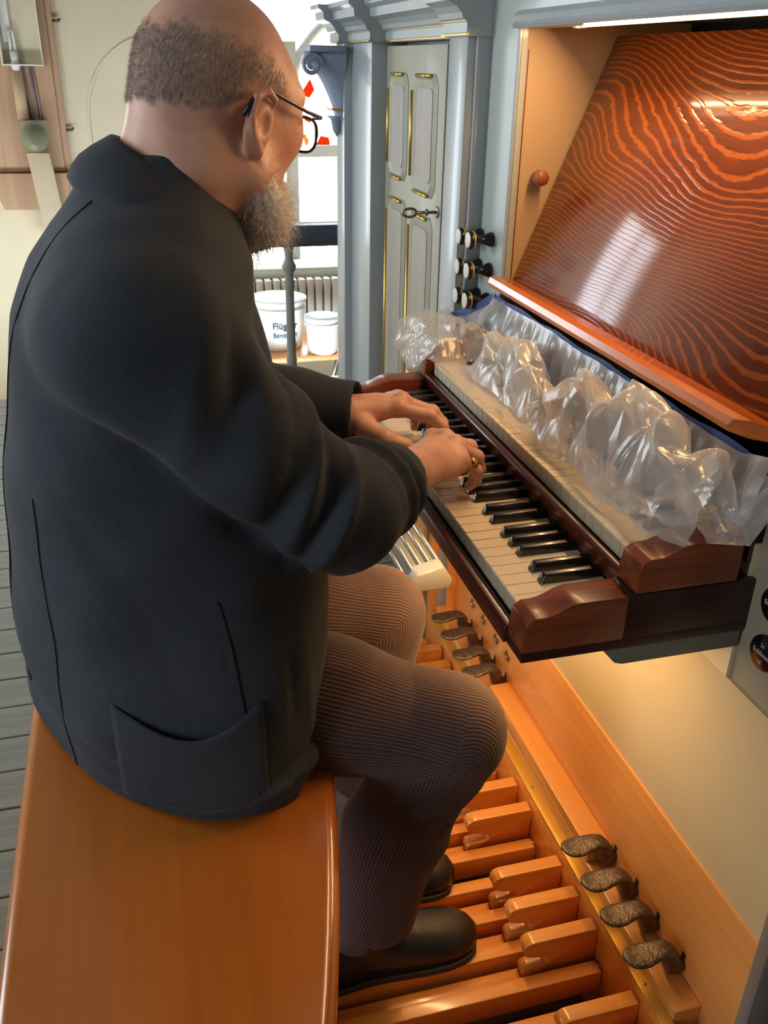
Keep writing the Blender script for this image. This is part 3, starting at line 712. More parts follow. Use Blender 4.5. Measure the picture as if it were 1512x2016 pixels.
# ------------------------------------------------------------------ pedal lamp fixture under the keydesk
pf = thing('pedal_lamp', (.10, .95, .5), 'ribbed aluminium strip light under the far end of the keydesk', 'lamp')
PX, PZ = .098, .492
ypa, ypb = .615, 1.28
M['alu'] = plain('aluminium', (190, 192, 190), .28, metal=.9, var=.05)
obj('housing', MB().prism_y([(PX-.035, PZ+.01), (PX-.02, PZ+.04), (PX+.03, PZ+.05), (PX+.045, PZ+.02), (PX+.04, PZ+.012), (PX-.03, PZ+.003)], ypa+.03, ypb), plain('grey lamp housing', (140, 138, 130), .45), pf, bevel=.002)
for k, (dx, dz) in enumerate(((-.035, .012), (-.024, .033), (-.008, .043), (.010, .048), (.027, .051))):
    obj('reflector_rib', MB().tube([(PX+dx, ypa+.035, PZ+dz), (PX+dx, ypb, PZ+dz)], .0055, 8), M['alu'], pf, smooth=True)
obj('end_cap', MB().prism_y([(PX-.04, PZ+.004), (PX-.024, PZ+.044), (PX+.03, PZ+.056), (PX+.05, PZ+.022), (PX+.042, PZ+.006)], ypa, ypa+.04), plain('white lamp cap', (170, 172, 170), .4, coat=.2), pf, bevel=.004)
for yy in (.9, 1.2): obj('bracket', MB().tube([(PX+.02, yy, PZ+.04), (PX+.06, yy, PZ+.2), (XK+.0, yy, PZ+.25)], .008, 8), M['alu'], pf, smooth=True)
# strip lamp that lights the pedals, fixed under the key bed
sl = thing('pedal_strip_light', (.10, .38, .79), 'warm strip light fixed beneath the key bed', 'lamp')
obj('tube', MB().tube([(.11, .05, .800), (.11, .70, .800)], .007, 12), emit('warm pedal tube', (1.0, .60, .26), 8), sl, smooth=True)
obj('housing', MB().box(.095, .125, .03, .72, .809, .8154), M['white'], sl)
la = bpy.data.lights.new('pedal_light', 'AREA'); la.shape = 'RECTANGLE'; la.size = .65; la.size_y = .02; la.energy = 3.4; la.color = (1.0, .62, .27)
lo_ = bpy.data.objects.new('pedal_light', la); COL.objects.link(lo_); lo_.parent = sl; lo_.location = Vector((.11, .375, .790))-ORG[sl.name]; lo_.rotation_euler = (0, 0, PI/2)

# ------------------------------------------------------------------ pedalboard
pb = thing('pedalboard', (-.1, .35, 0), 'varnished oak organ pedalboard with raised sharps', 'pedalboard')
NAT = [.8515-.065*k for k in range(17)]          # C ... upwards (nearer the camera)
nz = .150; px0, px1 = -.50, .2035
def natural(y):
    h = .0115
    prof = [(px0, nz-.045), (px0, nz-.004), (px0+.004, nz), (px1-.004, nz), (px1, nz-.003), (px1, nz-.045)]
    return MB().prism_y(prof, y-h, y+h)
n0 = obj('natural_pedal', natural(NAT[0]), M['pinex'], pb, bevel=.002)
obj('pedal_pin', MB().tube([(px1+.0005, NAT[0]+.004, nz-.042), (px1+.003, NAT[0]+.004, nz-.006), (px1-.004, NAT[0]+.004, nz-.0015)], .0016, 6), M['white'], n0, smooth=True)
for y in NAT[1:]: dup(n0, (0, y-NAT[0], 0), pb)
def sharp_block(y):
    """raised block with rounded nose and hollow below it"""
    pts = [(px1, .130), (px1, .209), (px1-.002, .2105), (.096, .2105)]
    for k in range(1, 9):
        a = PI/2+PI*.95*k/8; pts.append((.096+.0165*math.cos(a), .194+.0165*math.sin(a)))
    pts += [(.110, .1725), (.121, .169), (.126, .163), (.122, .157), (.110, .154), (.093, .1535)]
    for k in range(1, 7):
        a = PI/2+PI*.9*k/6; pts.append((.093+.012*math.cos(a), .1415+.012*math.sin(a)))
    pts += [(.10, .130)]
    return MB().prism_y(pts, y-.0125, y+.0105)
def sharp_bar(y):
    return MB().box(px0, px1-.002, y-.010, y+.010, .098, .1295)
SHP = []
for k in range(len(NAT)-1):
    if k % 7 in (0, 1, 3, 4, 5): SHP.append((NAT[k]+NAT[k+1])/2)
s0 = obj('sharp_pedal', sharp_bar(SHP[0]), M['pinex'], pb, bevel=.002)
obj('sharp_block', sharp_block(SHP[0]), M['pinex'], s0, bevel=.0022)
for y in SHP[1:]: dup(s0, (0, y-SHP[0], 0), pb)
fr = obj('back_rail', MB().box(.207, .2255, -.26, .93, .02, .228), M['pinex'], pb, bevel=.0015)
bs = obj('brass_strip', MB().box(.2065, .226, -.26, .93, .2285, .231), M['brass'], pb, bevel=.0008)
for yy in (.32, .10, -.09, .55, .75): obj('strip_screw', MB().lathe((.2165, yy, .2308), (0,0,1), [(0, .003), (.0008, .0028), (.0012, 0)], 12), M['bolt'], bs, smooth=True)
obj('heel_rail', MB().box(-.53, -.50, -.26, .93, .0, .16), M['pinex'], pb, bevel=.003)
obj('bottom_board', MB().box(-.5, .206, -.26, .93, .004, .02), wood('dark stained board', (60, 32, 18), (84, 46, 24), 'x', .5, .2), pb)
obj('side_rail', MB().box(-.53, .2, .905, .93, .02, .16), M['pinex'], pb, bevel=.003)

# ------------------------------------------------------------------ bench
bn = thing('organ_bench', (-.4, .38, 0), 'honey coloured varnished organ bench with bowed front edge', 'bench')
BZ = .61
def bench_outline(n=28):
    ys = np.linspace(-.42, 1.15, n)
    return [(-.189-.213*(y-.38)**2-.002, y) for y in ys]+[(-.601, y) for y in ys[::-1]]
obj('seat', MB().prism_z(bench_outline(), BZ-.042, BZ), M['bench'], bn, bevel=.016, seg=5)
for y0, y1 in ((-.30, -.262), (1.02, 1.058)):
    obj('side_panel', MB().prism_y([(-.57, 0), (-.30, 0), (-.29, .3), (-.28, BZ-.042), (-.59, BZ-.042), (-.585, .3)], y0, y1), M['bench'], bn, bevel=.004)
obj('stretcher', MB().box(-.46, -.43, -.262, 1.02, .22, .34), M['bench'], bn, bevel=.004)
# ------------------------------------------------------------------ protective plastic film over the upper manual
def film_mat(name, op, tint=(.93, .91, .89)):
    m, nt, p = new_mat(name); nt.nodes.remove(p)
    out = nt.nodes['Material Output']
    lw = N(nt, 'ShaderNodeLayerWeight', Blend=.35)
    nz_ = N(nt, 'ShaderNodeTexNoise', Scale=16.0, Detail=3.0); L(nt, coords(nt), nz_.inputs['Vector'])
    bp = N(nt, 'ShaderNodeBump', Strength=.2, Distance=.003); L(nt, nz_.outputs['Fac'], bp.inputs['Height'])
    df = N(nt, 'ShaderNodeBsdfDiffuse'); df.inputs['Color'].default_value = (*tint, 1)
    tl = N(nt, 'ShaderNodeBsdfTranslucent'); tl.inputs['Color'].default_value = (*tint, 1)
    gl = N(nt, 'ShaderNodeBsdfGlossy', Roughness=.24)
    tr = N(nt, 'ShaderNodeBsdfTransparent'); tr.inputs['Color'].default_value = (.97, .96, .95, 1)
    for q in (df, gl): L(nt, bp.outputs['Normal'], q.inputs['Normal'])
    m1 = N(nt, 'ShaderNodeMixShader'); m1.inputs[0].default_value = .5; L(nt, df.outputs[0], m1.inputs[1]); L(nt, tl.outputs[0], m1.inputs[2])
    m2 = N(nt, 'ShaderNodeMixShader'); m2.inputs[0].default_value = .20; L(nt, m1.outputs[0], m2.inputs[1]); L(nt, gl.outputs[0], m2.inputs[2])
    ad = N(nt, 'ShaderNodeMath', operation='MULTIPLY_ADD'); ad.inputs[1].default_value = .45; ad.inputs[2].default_value = op; ad.use_clamp = True
    L(nt, lw.outputs['Facing'], ad.inputs[0])
    m3 = N(nt, 'ShaderNodeMixShader'); L(nt, ad.outputs[0], m3.inputs[0]); L(nt, tr.outputs[0], m3.inputs[1]); L(nt, m2.outputs[0], m3.inputs[2])
    L(nt, m3.outputs[0], out.inputs['Surface'])
    return m
M['film'] = film_mat('clear plastic film', .48)
def tri_(x): return np.abs((x % 1)-.5)*2
fr_rng = np.random.default_rng(21)
WV = [(fr_rng.uniform(0, 2*PI), fr_rng.uniform(.6, 1), fr_rng.uniform(0, 1)) for _ in range(14)]
def crumple(p, q, f0, n=7, seed=0):
    out = 0; wp = p+.04*tri_(q*f0*.5+.3+seed); wq = q+.04*tri_(p*f0*.45+.7+seed)
    for i in range(n):
        a, am, ph = WV[(i+seed) % len(WV)]; f = f0*(1.45**(i % 5)); out = out+am*(tri_((wp*math.cos(a)+wq*math.sin(a))*f+ph)-.5)/(1.35**(i % 5))
    return out
film = thing('plastic_sheet', (.2, .4, .92), 'crumpled clear plastic film draped over the upper manual', 'plastic sheet')
def sheet(Y, S, fn): return fn(Y, S)
def as_mesh(P):
    nu, nv = P.shape[:2]; V = P.reshape(-1, 3); i, j = np.meshgrid(np.arange(nu-1), np.arange(nv-1), indexing='ij'); a = (i*nv+j).ravel()
    return V, np.stack([a, a+nv, a+nv+1, a+1], 1)
# lower layer: hangs from the tape line, runs over the keys
nu, nv = 190, 80
Yg = np.linspace(.935, -.052, nu)[:,None]*np.ones((1, nv)); Sg = np.linspace(0, 1, nv)[None,:]*np.ones((nu, 1))
xf_ = np.interp(Yg, [-.05,.02,.12,.25,.40,.50,.57,.64,.70,.76,.82,.87,.935], [.235,.195,.168,.150,.143,.140,.139,.135,.134,.115,.098,.092,.110])
zf_ = np.interp(Yg, [-.052,-.02,.0,.06,.55,.64,.70,.76,.82,.87,.935], [.960,.952,.932,.9245,.9250,.917,.909,.894,.891,.905,.935])
zb_ = np.interp(Yg, [-.052,.0,.6,.80,.935], [1.042,1.030,1.030,1.022,.962])
t1 = np.clip(Sg/.36, 0, 1); t2 = np.clip((Sg-.36)/.64, 0, 1)
X = .2635+(.252-.2635)*t1+(xf_-.252)*t2
Z = zb_+(np.maximum(zf_, .935)+.012-zb_)*t1+(zf_-np.maximum(zf_, .935)-.012)*np.clip(t2*2.2, 0, 1)
flap = np.clip((Yg-.69)/.06, 0, 1)
dr0 = np.clip((.150-X)/.055, 0, 1); dr0 = dr0*dr0*(3-2*dr0)
Zfl = .962-(.962-zf_)*dr0+.012*tri_(Yg*9+X*14)*np.clip((Yg-.78)/.05, 0, 1)
Z = np.where(t2 > 0, Z*(1-flap)+Zfl*flap, Z*(1-flap)+(zb_+(.962-zb_)*t1)*flap)
X = X-flap*.03*t1*(1-t2)
pleat = tri_(Yg*13+.8*tri_(Yg*5))*.6+tri_(Yg*29+Sg*.8)*.4
X = X-.013*pleat*np.sin(PI*np.clip(t1, 0, 1)*.9)*(t2 < .05)*(1-flap)
cr = crumple(Yg, X*1.2, 4.2, 6, 0); cr2 = crumple(Yg, X, 9, 5, 5)
amp = .004+.026*np.sin(PI*np.clip(t2, 0, 1))**.8*(t2 > 0)+.012*flap
Z = Z+np.maximum((cr*.8+cr2*.35)*amp, -(Z-.9245)*(1-flap)-.0)+.004*(t2 > 0)
Y2 = Yg+.012*crumple(X, Yg, 9, 5, 3)*t2+.02*flap*crumple(X, Z, 8, 4, 2)
X = X+.006*crumple(Yg, Z, 11, 5, 8)*t2
X = np.minimum(X, .2655)
Pm = np.stack([X, Y2, Z], 2); v1, f1 = as_mesh(Pm)
# upper layer: the heap that stands up in front of the ledge
nu, nv = 260, 150
u = np.linspace(0, 1, nu)[:,None]*np.ones((1, nv)); s = np.linspace(0, 1, nv)[None,:]*np.ones((nu, 1))
Yh = .70+(-.045-.70)*u
Hh = np.interp(Yh, [-.045,-.03,.03,.10,.18,.26,.33,.40,.46,.54,.60,.66,.70], [.085,.110,.118,.122,.128,.105,.072,.050,.060,.088,.082,.040,.010])
xr = np.interp(Yh, [-.05,.1,.2,.3,.45,.55,.7], [.205,.205,.200,.196,.205,.205,.215])      # ridge
xfr = np.interp(Yh, [-.05,.05,.15,.3,.45,.6,.7], [.165,.150,.152,.158,.165,.158,.17])
prof = np.where(s < .42, np.sin(PI/2*(s/.42))**.75, np.cos(PI/2*((s-.42)/.58))**.85)
Xh = np.where(s < .42, .250+(xr-.250)*(s/.42), xr+(xfr-xr)*((s-.42)/.58))
Zh = .929+Hh*prof
c1 = crumple(Yh*1.0, s*.16, 6.6, 4, 1); c2 = crumple(Yh, s*.16+.3, 11, 3, 6)
k_ = .25+.75*prof
Zh = np.maximum(Zh+k_*(.036*c1+.008*c2), .9262); Xh = Xh+k_*(.026*crumple(Yh+.2, s*.16, 7.0, 4, 4)+.006*c2); Yh = Yh+k_*.030*crumple(s*.16, Yh, 7.4, 4, 9)
Xh = np.clip(Xh, .136, np.where(Zh > 1.035, .238, .258)); Yh = np.maximum(Yh, -.05)
v2, f2 = as_mesh(np.stack([Xh, Yh, Zh], 2))
# near end: a loose tail that hangs over the cheek and rises against the jamb
nu, nv = 60, 40
u = np.linspace(0, 1, nu)[:,None]*np.ones((1, nv)); s = np.linspace(0, 1, nv)[None,:]*np.ones((nu, 1))
Xt = .19+.082*u; Yt = .055-.115*s-.03*s*u; Zt = .955+.012*np.sin(PI*s)+np.clip(u-.55, 0, 1)*.20*s**1.2+.01*(1-s)-.004*s
Zt = Zt+.014*crumple(Xt*2, Yt*1.5, 8, 6, 2); Xt = Xt+.006*crumple(Yt, Zt, 9, 5, 7)
Zt = np.maximum(Zt, .951); Xt = np.minimum(Xt, .276)
v3, f3 = as_mesh(np.stack([Xt, Yt, Zt], 2))
fastfilm = (np.concatenate([v1, v2, v3]), np.concatenate([f1, f2+len(v1), f3+len(v1)+len(v2)]))
for nm, (vv, ff) in (('draped_layer', (v1, f1)), ('crumpled_heap', (v2, f2)), ('loose_tail', (v3, f3))):
    o = obj(nm, (vv, ff), M['film'], film, fixn=False)
M['tape'] = plain('blue masking tape', (56, 82, 140), .55, var=.08)
pts = [(.2665+.0*k, .80-.015*0-k*.0, 1.03) for k in range(1)]
tpv = []
for y in np.linspace(.80, -.03, 40): tpv.append((y, 1.031+.002*math.sin(y*40)))
mb = MB()
mb.add([(.2668-.0004*(k % 2), y, z-.008) for k, (y, z) in enumerate(tpv)]+[(.2668, y, z+.003) for y, z in tpv], [(i, i+1, i+41, i+40) for i in range(39)])
ft = np.linspace(0, 1, 14)
mb.add([(.262-.035*t, .795+.135*t, 1.020-.062*t-.010*math.sin(PI*t)) for t in ft]+[(.262-.035*t, .795+.135*t, 1.036-.068*t-.006*math.sin(PI*t)) for t in ft], [(i, i+1, i+15, i+14) for i in range(13)])
obj('tape_strip', mb, M['tape'], film, fixn=False)
# ragged end of the film that stands up at the far corner
mb = MB(); c0 = np.array([.098, .795, .968])
pts = []
for k in range(16):
    a = 2*PI*k/16; r = (.014 if k % 2 else .007)+.004*math.sin(k*2.3); pts.append(tuple(c0+np.array([r*math.cos(a)*1.1, .006*math.sin(a*3), r*math.sin(a)+.006])))
mb.add([tuple(c0)]+pts, [(0, i+1, (i+1) % 16+1) for i in range(16)])
obj('torn_tip', mb, M['film'], film, fixn=False)
# ------------------------------------------------------------------ implicit surfaces for the figure
class Field:
    def __init__(s, xs, ys, zs):
        s.xs, s.ys, s.zs = [np.asarray(a, np.float32) for a in (xs, ys, zs)]
        s.D = np.full((len(xs), len(ys), len(zs)), .2, np.float32)
    def block(s, lo, hi):
        r = []
        for a, l, h in zip((s.xs, s.ys, s.zs), lo, hi):
            i0 = max(0, np.searchsorted(a, l)-1); i1 = min(len(a), np.searchsorted(a, h)+2); r.append(slice(i0, max(i1, i0+1)))
        return tuple(r)
    def coords(s, b):
        return s.xs[b[0]][:,None,None], s.ys[b[1]][None,:,None], s.zs[b[2]][None,None,:]
    def add(s, fn, lo, hi, k=.02, op='u'):
        pad = .03+k; b = s.block([a-pad for a in lo], [a+pad for a in hi])
        X, Y, Z = s.coords(b); d = np.broadcast_to(fn(X, Y, Z), s.D[b].shape).astype(np.float32); D = s.D[b]
        if op == 'u':
            if k > 0:
                h = np.maximum(k-np.abs(D-d), 0)/k; s.D[b] = np.minimum(D, d)-h*h*k*.25
            else: s.D[b] = np.minimum(D, d)
        elif op == 's':
            if k > 0:
                h = np.maximum(k-np.abs(D+d), 0)/k; s.D[b] = np.maximum(D, -d)+h*h*k*.25
            else: s.D[b] = np.maximum(D, -d)
        return s
    def cone(s, a, b, ra, rb, k=.02, op='u', flat=None):
        a = np.array(a, float); b = np.array(b, float); r = max(ra, rb)
        lo = np.minimum(a, b)-r; hi = np.maximum(a, b)+r; ba = b-a; bb = ba@ba
        def fn(X, Y, Z):
            px, py, pz = X-a[0], Y-a[1], Z-a[2]
            t = np.clip((px*ba[0]+py*ba[1]+pz*ba[2])/bb, 0, 1)
            qx, qy, qz = px-t*ba[0], py-t*ba[1], pz-t*ba[2]
            return np.sqrt(qx*qx+qy*qy+qz*qz)-(ra+(rb-ra)*t)
        return s.add(fn, lo, hi, k, op)
    def ell(s, c, r, axes=None, k=.02, op='u'):
        c = np.array(c, float); r = np.array(r, float); A = np.eye(3) if axes is None else np.array(axes, float); m = r.max()
        def fn(X, Y, Z):
            px, py, pz = X-c[0], Y-c[1], Z-c[2]
            q = [(px*A[i][0]+py*A[i][1]+pz*A[i][2]) for i in range(3)]
            k0 = np.sqrt(sum((q[i]/r[i])**2 for i in range(3))); k1 = np.sqrt(sum((q[i]/r[i]**2)**2 for i in range(3)))+1e-9
            return k0*(k0-1)/k1
        return s.add(fn, c-m, c+m, k, op)
    def chain(s, pts, rads, k=.01):
        for i in range(len(pts)-1): s.cone(pts[i], pts[i+1], rads[i], rads[i+1], k)
        return s
    def mesh(s, smooth=1):
        D = s.D; S = D < 0; nx, ny, nz_ = D.shape
        cnt = np.zeros((nx-1, ny-1, nz_-1), np.int8)
        for i in (0, 1):
            for j in (0, 1):
                for k in (0, 1): cnt += S[i:nx-1+i, j:ny-1+j, k:nz_-1+k]
        cells = np.argwhere((cnt > 0) & (cnt < 8)); n = len(cells)
        idx = np.full(cnt.shape, -1, np.int32); idx[tuple(cells.T)] = np.arange(n)
        ax = (s.xs, s.ys, s.zs)
        acc = np.zeros((n, 3)); num = np.zeros(n)
        corners = [(i, j, k) for i in (0, 1) for j in (0, 1) for k in (0, 1)]
        for c0 in corners:
            for d in range(3):
                if c0[d]: continue
                c1 = list(c0); c1[d] = 1
                a = cells+np.array(c0); b = cells+np.array(c1)
                va = D[tuple(a.T)]; vb = D[tuple(b.T)]; m = (va < 0) != (vb < 0)
                t = np.where(m, va/(va-vb+1e-12), 0)
                P = np.stack([ax[q][a[:,q]]*(1-t)+ax[q][b[:,q]]*t for q in range(3)], 1)
                acc += P*m[:,None]; num += m
        V = acc/num[:,None]
        F = []
        def quads(d):
            e1, e2 = [(1, 2), (2, 0), (0, 1)][d]
            sl0 = [slice(None)]*3; sl1 = [slice(None)]*3; sl0[d] = slice(0, -1); sl1[d] = slice(1, None)
            a = S[tuple(sl0)]; b = S[tuple(sl1)]; E = np.argwhere(a != b)
            ok = (E[:,e1] > 0) & (E[:,e2] > 0) & (E[:,e1] < D.shape[e1]-1) & (E[:,e2] < D.shape[e2]-1); E = E[ok]
            inside = a[tuple(E.T)]
            def g(o1, o2):
                q = E.copy(); q[:,e1] -= o1; q[:,e2] -= o2; return idx[tuple(q.T)]
            Q = np.stack([g(1, 1), g(0, 1), g(0, 0), g(1, 0)], 1); Q[~inside] = Q[~inside][:, ::-1]
            return Q
        F = np.concatenate([quads(d) for d in range(3)]); F = F[(F >= 0).all(1)]
        for _ in range(smooth): V = lap(V, F, .5)
        return V, F
def lap(V, F, f):
    A = np.zeros_like(V); c = np.zeros(len(V))
    for a, b in ((0, 1), (1, 2), (2, 3), (3, 0)):
        np.add.at(A, F[:,a], V[F[:,b]]); np.add.at(A, F[:,b], V[F[:,a]])
        c += np.bincount(F[:,a], minlength=len(V))+np.bincount(F[:,b], minlength=len(V))
    return V*(1-f)+f*A/np.maximum(c, 1)[:,None]
def vnormals(V, F):
    n = np.cross(V[F[:,2]]-V[F[:,0]], V[F[:,3]]-V[F[:,1]]); out = np.zeros_like(V)
    for k in range(4): np.add.at(out, F[:,k], n)
    return out/(np.linalg.norm(out, axis=1, keepdims=True)+1e-12)
def ax(*segs):
    """axis made of stretches (start, stop, step)"""
    out = []
    for a, b, d in segs: out.append(np.linspace(a, b, max(2, int(round((b-a)/d))+1))[:-1])
    return np.concatenate(out+[[segs[-1][1]]])
def segdist(V, a, b):
    a = np.array(a, float); b = np.array(b, float); ba = b-a
    t = np.clip(((V-a)@ba)/(ba@ba), 0, 1); return np.linalg.norm(V-a-t[:,None]*ba, axis=1), t
def polyfold(V, pts, width, amp, out):
    """ridge (amp>0) or crease (amp<0) along a polyline"""
    best = np.full(len(V), 9.); tt = np.zeros(len(V)); n = len(pts)-1
    for i in range(n):
        d, t = segdist(V, pts[i], pts[i+1]); m = d < best; best[m] = d[m]; tt[m] = (i+t[m])/n
    taper = np.clip(np.sin(np.clip(tt, .0, 1)*PI), 0, 1)**.5
    out += amp*np.exp(-(best/width)**2)*(.15+.85*taper)
def fastobj(name, V, F, mat, parent):
    o_ = ORG[parent.name]; me = bpy.data.meshes.new(name)
    W_ = (V-np.array(o_)).astype(np.float32)
    tri = F.shape[1]; me.vertices.add(len(W_)); me.vertices.foreach_set('co', W_.ravel())
    me.loops.add(F.size); me.loops.foreach_set('vertex_index', F.astype(np.int32).ravel())
    me.polygons.add(len(F)); me.polygons.foreach_set('loop_start', np.arange(0, F.size, tri, dtype=np.int32)); 
    try: me.polygons.foreach_set('loop_total', np.full(len(F), tri, np.int32))
    except Exception: pass
    me.update(calc_edges=True); me.validate()
    me.polygons.foreach_set('use_smooth', [True]*len(me.polygons)); me.update()
    me.materials.append(mat)
    o = bpy.data.objects.new(name, me); COL.objects.link(o); o.parent = parent; ORG[o.name] = o_
    return o

# ------------------------------------------------------------------ materials of the figure
def skin():
    m, nt, p = new_mat('skin'); v = coords(nt)
    n = N(nt, 'ShaderNodeTexNoise', Scale=22.0, Detail=5.0); L(nt, v, n.inputs['Vector'])
    c = ramp(nt, n.outputs['Fac'], [(.32, s2l((196, 142, 122))), (.52, s2l((210, 160, 140))), (.72, s2l((220, 174, 154)))])
    L(nt, c, p.inputs['Base Color']); p.inputs['Roughness'].default_value = .48
    p.inputs['Subsurface Weight'].default_value = .12; p.inputs['Subsurface Radius'].default_value = (.006, .002, .001); p.inputs['Subsurface Scale'].default_value = 1
    n2 = N(nt, 'ShaderNodeTexNoise', Scale=420.0, Detail=3.0); L(nt, v, n2.inputs['Vector'])
    b = N(nt, 'ShaderNodeBump', Strength=.18, Distance=.001); L(nt, n2.outputs['Fac'], b.inputs['Height']); L(nt, b.outputs['Normal'], p.inputs['Normal'])
    return m
M['skin'] = skin()
def cloth(name, c0, c1, rough=.9, sheen=.06, sc=900):
    m, nt, p = new_mat(name); v = coords(nt)
    n = N(nt, 'ShaderNodeTexNoise', Scale=9.0, Detail=4.0); L(nt, v, n.inputs['Vector'])
    w1 = N(nt, 'ShaderNodeTexNoise', Scale=1.0, Detail=2.0); L(nt, coords(nt, (sc, sc, sc*.18)), w1.inputs['Vector'])
    mx = N(nt, 'ShaderNodeMix', data_type='FLOAT'); mx.inputs[0].default_value = .5
    L(nt, n.outputs['Fac'], mx.inputs[2]); L(nt, w1.outputs['Fac'], mx.inputs[3])
    L(nt, ramp(nt, mx.outputs[0], [(.36, s2l(c0)), (.64, s2l(c1))]), p.inputs['Base Color'])
    p.inputs['Roughness'].default_value = rough; p.inputs['Sheen Weight'].default_value = sheen; p.inputs['Sheen Roughness'].default_value = .4
    p.inputs['Specular IOR Level'].default_value = .25
    b = N(nt, 'ShaderNodeBump', Strength=.35, Distance=.0008); L(nt, w1.outputs['Fac'], b.inputs['Height']); L(nt, b.outputs['Normal'], p.inputs['Normal'])
    return m
M['jacket'] = cloth('charcoal wool', (47, 52, 61), (64, 69, 78))
def corduroy():
    m, nt, p = new_mat('brown corduroy')
    at = N(nt, 'ShaderNodeAttribute', attribute_name='wale')
    mu = N(nt, 'ShaderNodeMath', operation='MULTIPLY'); mu.inputs[1].default_value = 2*PI/.0046; L(nt, at.outputs['Fac'], mu.inputs[0])
    sn = N(nt, 'ShaderNodeMath', operation='SINE'); L(nt, mu.outputs[0], sn.inputs[0])
    hf = N(nt, 'ShaderNodeMath', operation='MULTIPLY_ADD'); hf.inputs[1].default_value = .5; hf.inputs[2].default_value = .5; L(nt, sn.outputs[0], hf.inputs[0])
    n = N(nt, 'ShaderNodeTexNoise', Scale=60.0, Detail=4.0); L(nt, coords(nt), n.inputs['Vector'])
    mx = N(nt, 'ShaderNodeMix', data_type='FLOAT'); mx.inputs[0].default_value = .35; L(nt, hf.outputs[0], mx.inputs[2]); L(nt, n.outputs['Fac'], mx.inputs[3])
    L(nt, ramp(nt, mx.outputs[0], [(.15, s2l((66, 51, 50))), (.75, s2l((104, 82, 79)))]), p.inputs['Base Color'])
    p.inputs['Roughness'].default_value = .9; p.inputs['Sheen Weight'].default_value = .15; p.inputs['Sheen Roughness'].default_value = .35; p.inputs['Specular IOR Level'].default_value = .2
    b = N(nt, 'ShaderNodeBump', Strength=.55, Distance=.0012); L(nt, hf.outputs[0], b.inputs['Height']); L(nt, b.outputs['Normal'], p.inputs['Normal'])
    return m
M['cord'] = corduroy()
M['hair'] = plain('grey cropped hair', (176, 167, 160), .7, var=.25, scale=260, bump=.6, bscale=500)
M['beard'] = plain('grey beard hair', (226, 224, 224), .55, var=.15, scale=120)
M['leather'] = plain('black leather', (34, 33, 34), .32, var=.15, scale=40, bump=.15, bscale=300, coat=.15)
M['sole'] = plain('dark rubber sole', (52, 50, 46), .7)
M['sock'] = cloth('grey sock', (88, 82, 80), (116, 110, 106))
M['ringgold'] = plain('yellow gold', (226, 180, 84), .22, metal=1.0, var=.05)
M['spec'] = plain('black spectacle frame', (24, 30, 40), .3, coat=.3)

man = thing('person', (-.4, .28, .61), 'seated man in charcoal jacket and brown corduroys playing the lower manual', 'person')

# ------------------------------------------------------------------ body: head, neck, trunk, arms, hands in one surface
HC = np.array([-.286, .312, 1.386]); ya_, pa_ = math.radians(36), math.radians(12)
Fd = np.array([math.cos(ya_)*math.cos(pa_), math.sin(ya_)*math.cos(pa_), -math.sin(pa_)]); Ld = np.array([-math.sin(ya_), math.cos(ya_), 0.]); Ud = np.cross(Fd, Ld)
HA = [Fd, Ld, Ud]
def hp(f, l, u): return HC+Fd*f+Ld*l+Ud*u
B = Field(ax((-.60,-.42,.012), (-.42,.09,.0021), (.09,.13,.006)), ax((.02,.17,.012), (.17,.56,.0021), (.56,.66,.008)), ax((.60,.86,.012), (.86,.975,.0021), (.975,1.19,.010), (1.19,1.51,.0024)))
# trunk and arms, under the clothes
B.cone((-.42,.28,.72), (-.40,.28,1.05), .12, .12, .05); B.cone((-.40,.20,1.12), (-.40,.36,1.12), .09, .09, .06)
B.cone((-.40,.28,1.1), (-.375,.28,1.22), .11, .06, .06)
SR, ER, WR = (-.395,.085,1.175), (-.212,.094,.968), (-.070,.232,.938)
SL, EL, WL = (-.365,.48,1.16), (-.28,.595,.945), (-.092,.490,.928)
B.cone((-.40,.2,1.15), SR, .06, .055, .05); B.cone((-.40,.36,1.15), SL, .06, .055, .05)
B.cone(SR, ER, .048, .040, .03); B.cone(ER, WR, .040, .0275, .03); B.cone(SL, EL, .048, .040, .03); B.cone(EL, WL, .040, .0275, .03)
# neck and head
B.cone((-.368,.285,1.20), hp(-.036,0,-.055), .070, .063, .05)
B.cone(hp(-.046,-.02,-.08), hp(-.046,.02,-.08), .045, .045, .04)                # nape
B.cone(hp(-.055,0,-.11), hp(-.055,0,-.02), .03, .038, .04)
B.ell(hp(-.008,0,.022), (.0950,.0765,.090), HA, .03)                          # cranium
B.ell(hp(.030,0,-.045), (.066,.062,.075), HA, .03)                            # face mass
B.ell(hp(.052,0,.012), (.048,.060,.045), HA, .03)                             # brow and forehead
B.cone(hp(.0,-.058,-.075), hp(.062,-.022,-.112), .026, .022, .03); B.cone(hp(.0,.058,-.075), hp(.062,.022,-.112), .026, .022, .03)   # jaw
B.cone(hp(.055,-.02,-.112), hp(.055,.02,-.112), .025, .025, .03)              # chin
B.cone(hp(.088,0,.004), hp(.108,0,-.036), .0095, .0135, .02)                  # nose
for s in (-1, 1):
    B.ell(hp(.098,s*.011,-.040), (.011,.009,.009), HA, .012)                  # nostril wings
    B.ell(hp(.062,s*.042,-.026), (.026,.018,.020), HA, .03)                   # cheek
    B.ell(hp(.088,s*.033,.004), (.013,.017,.010), HA, .012, 's')              # eye socket
    B.ell(hp(.080,s*.033,.003), (.0125,.0125,.0125), HA, .002)                # eyeball
    B.cone(hp(.086,s*.015,.020), hp(.076,s*.050,.020), .007, .006, .014)      # brow ridge
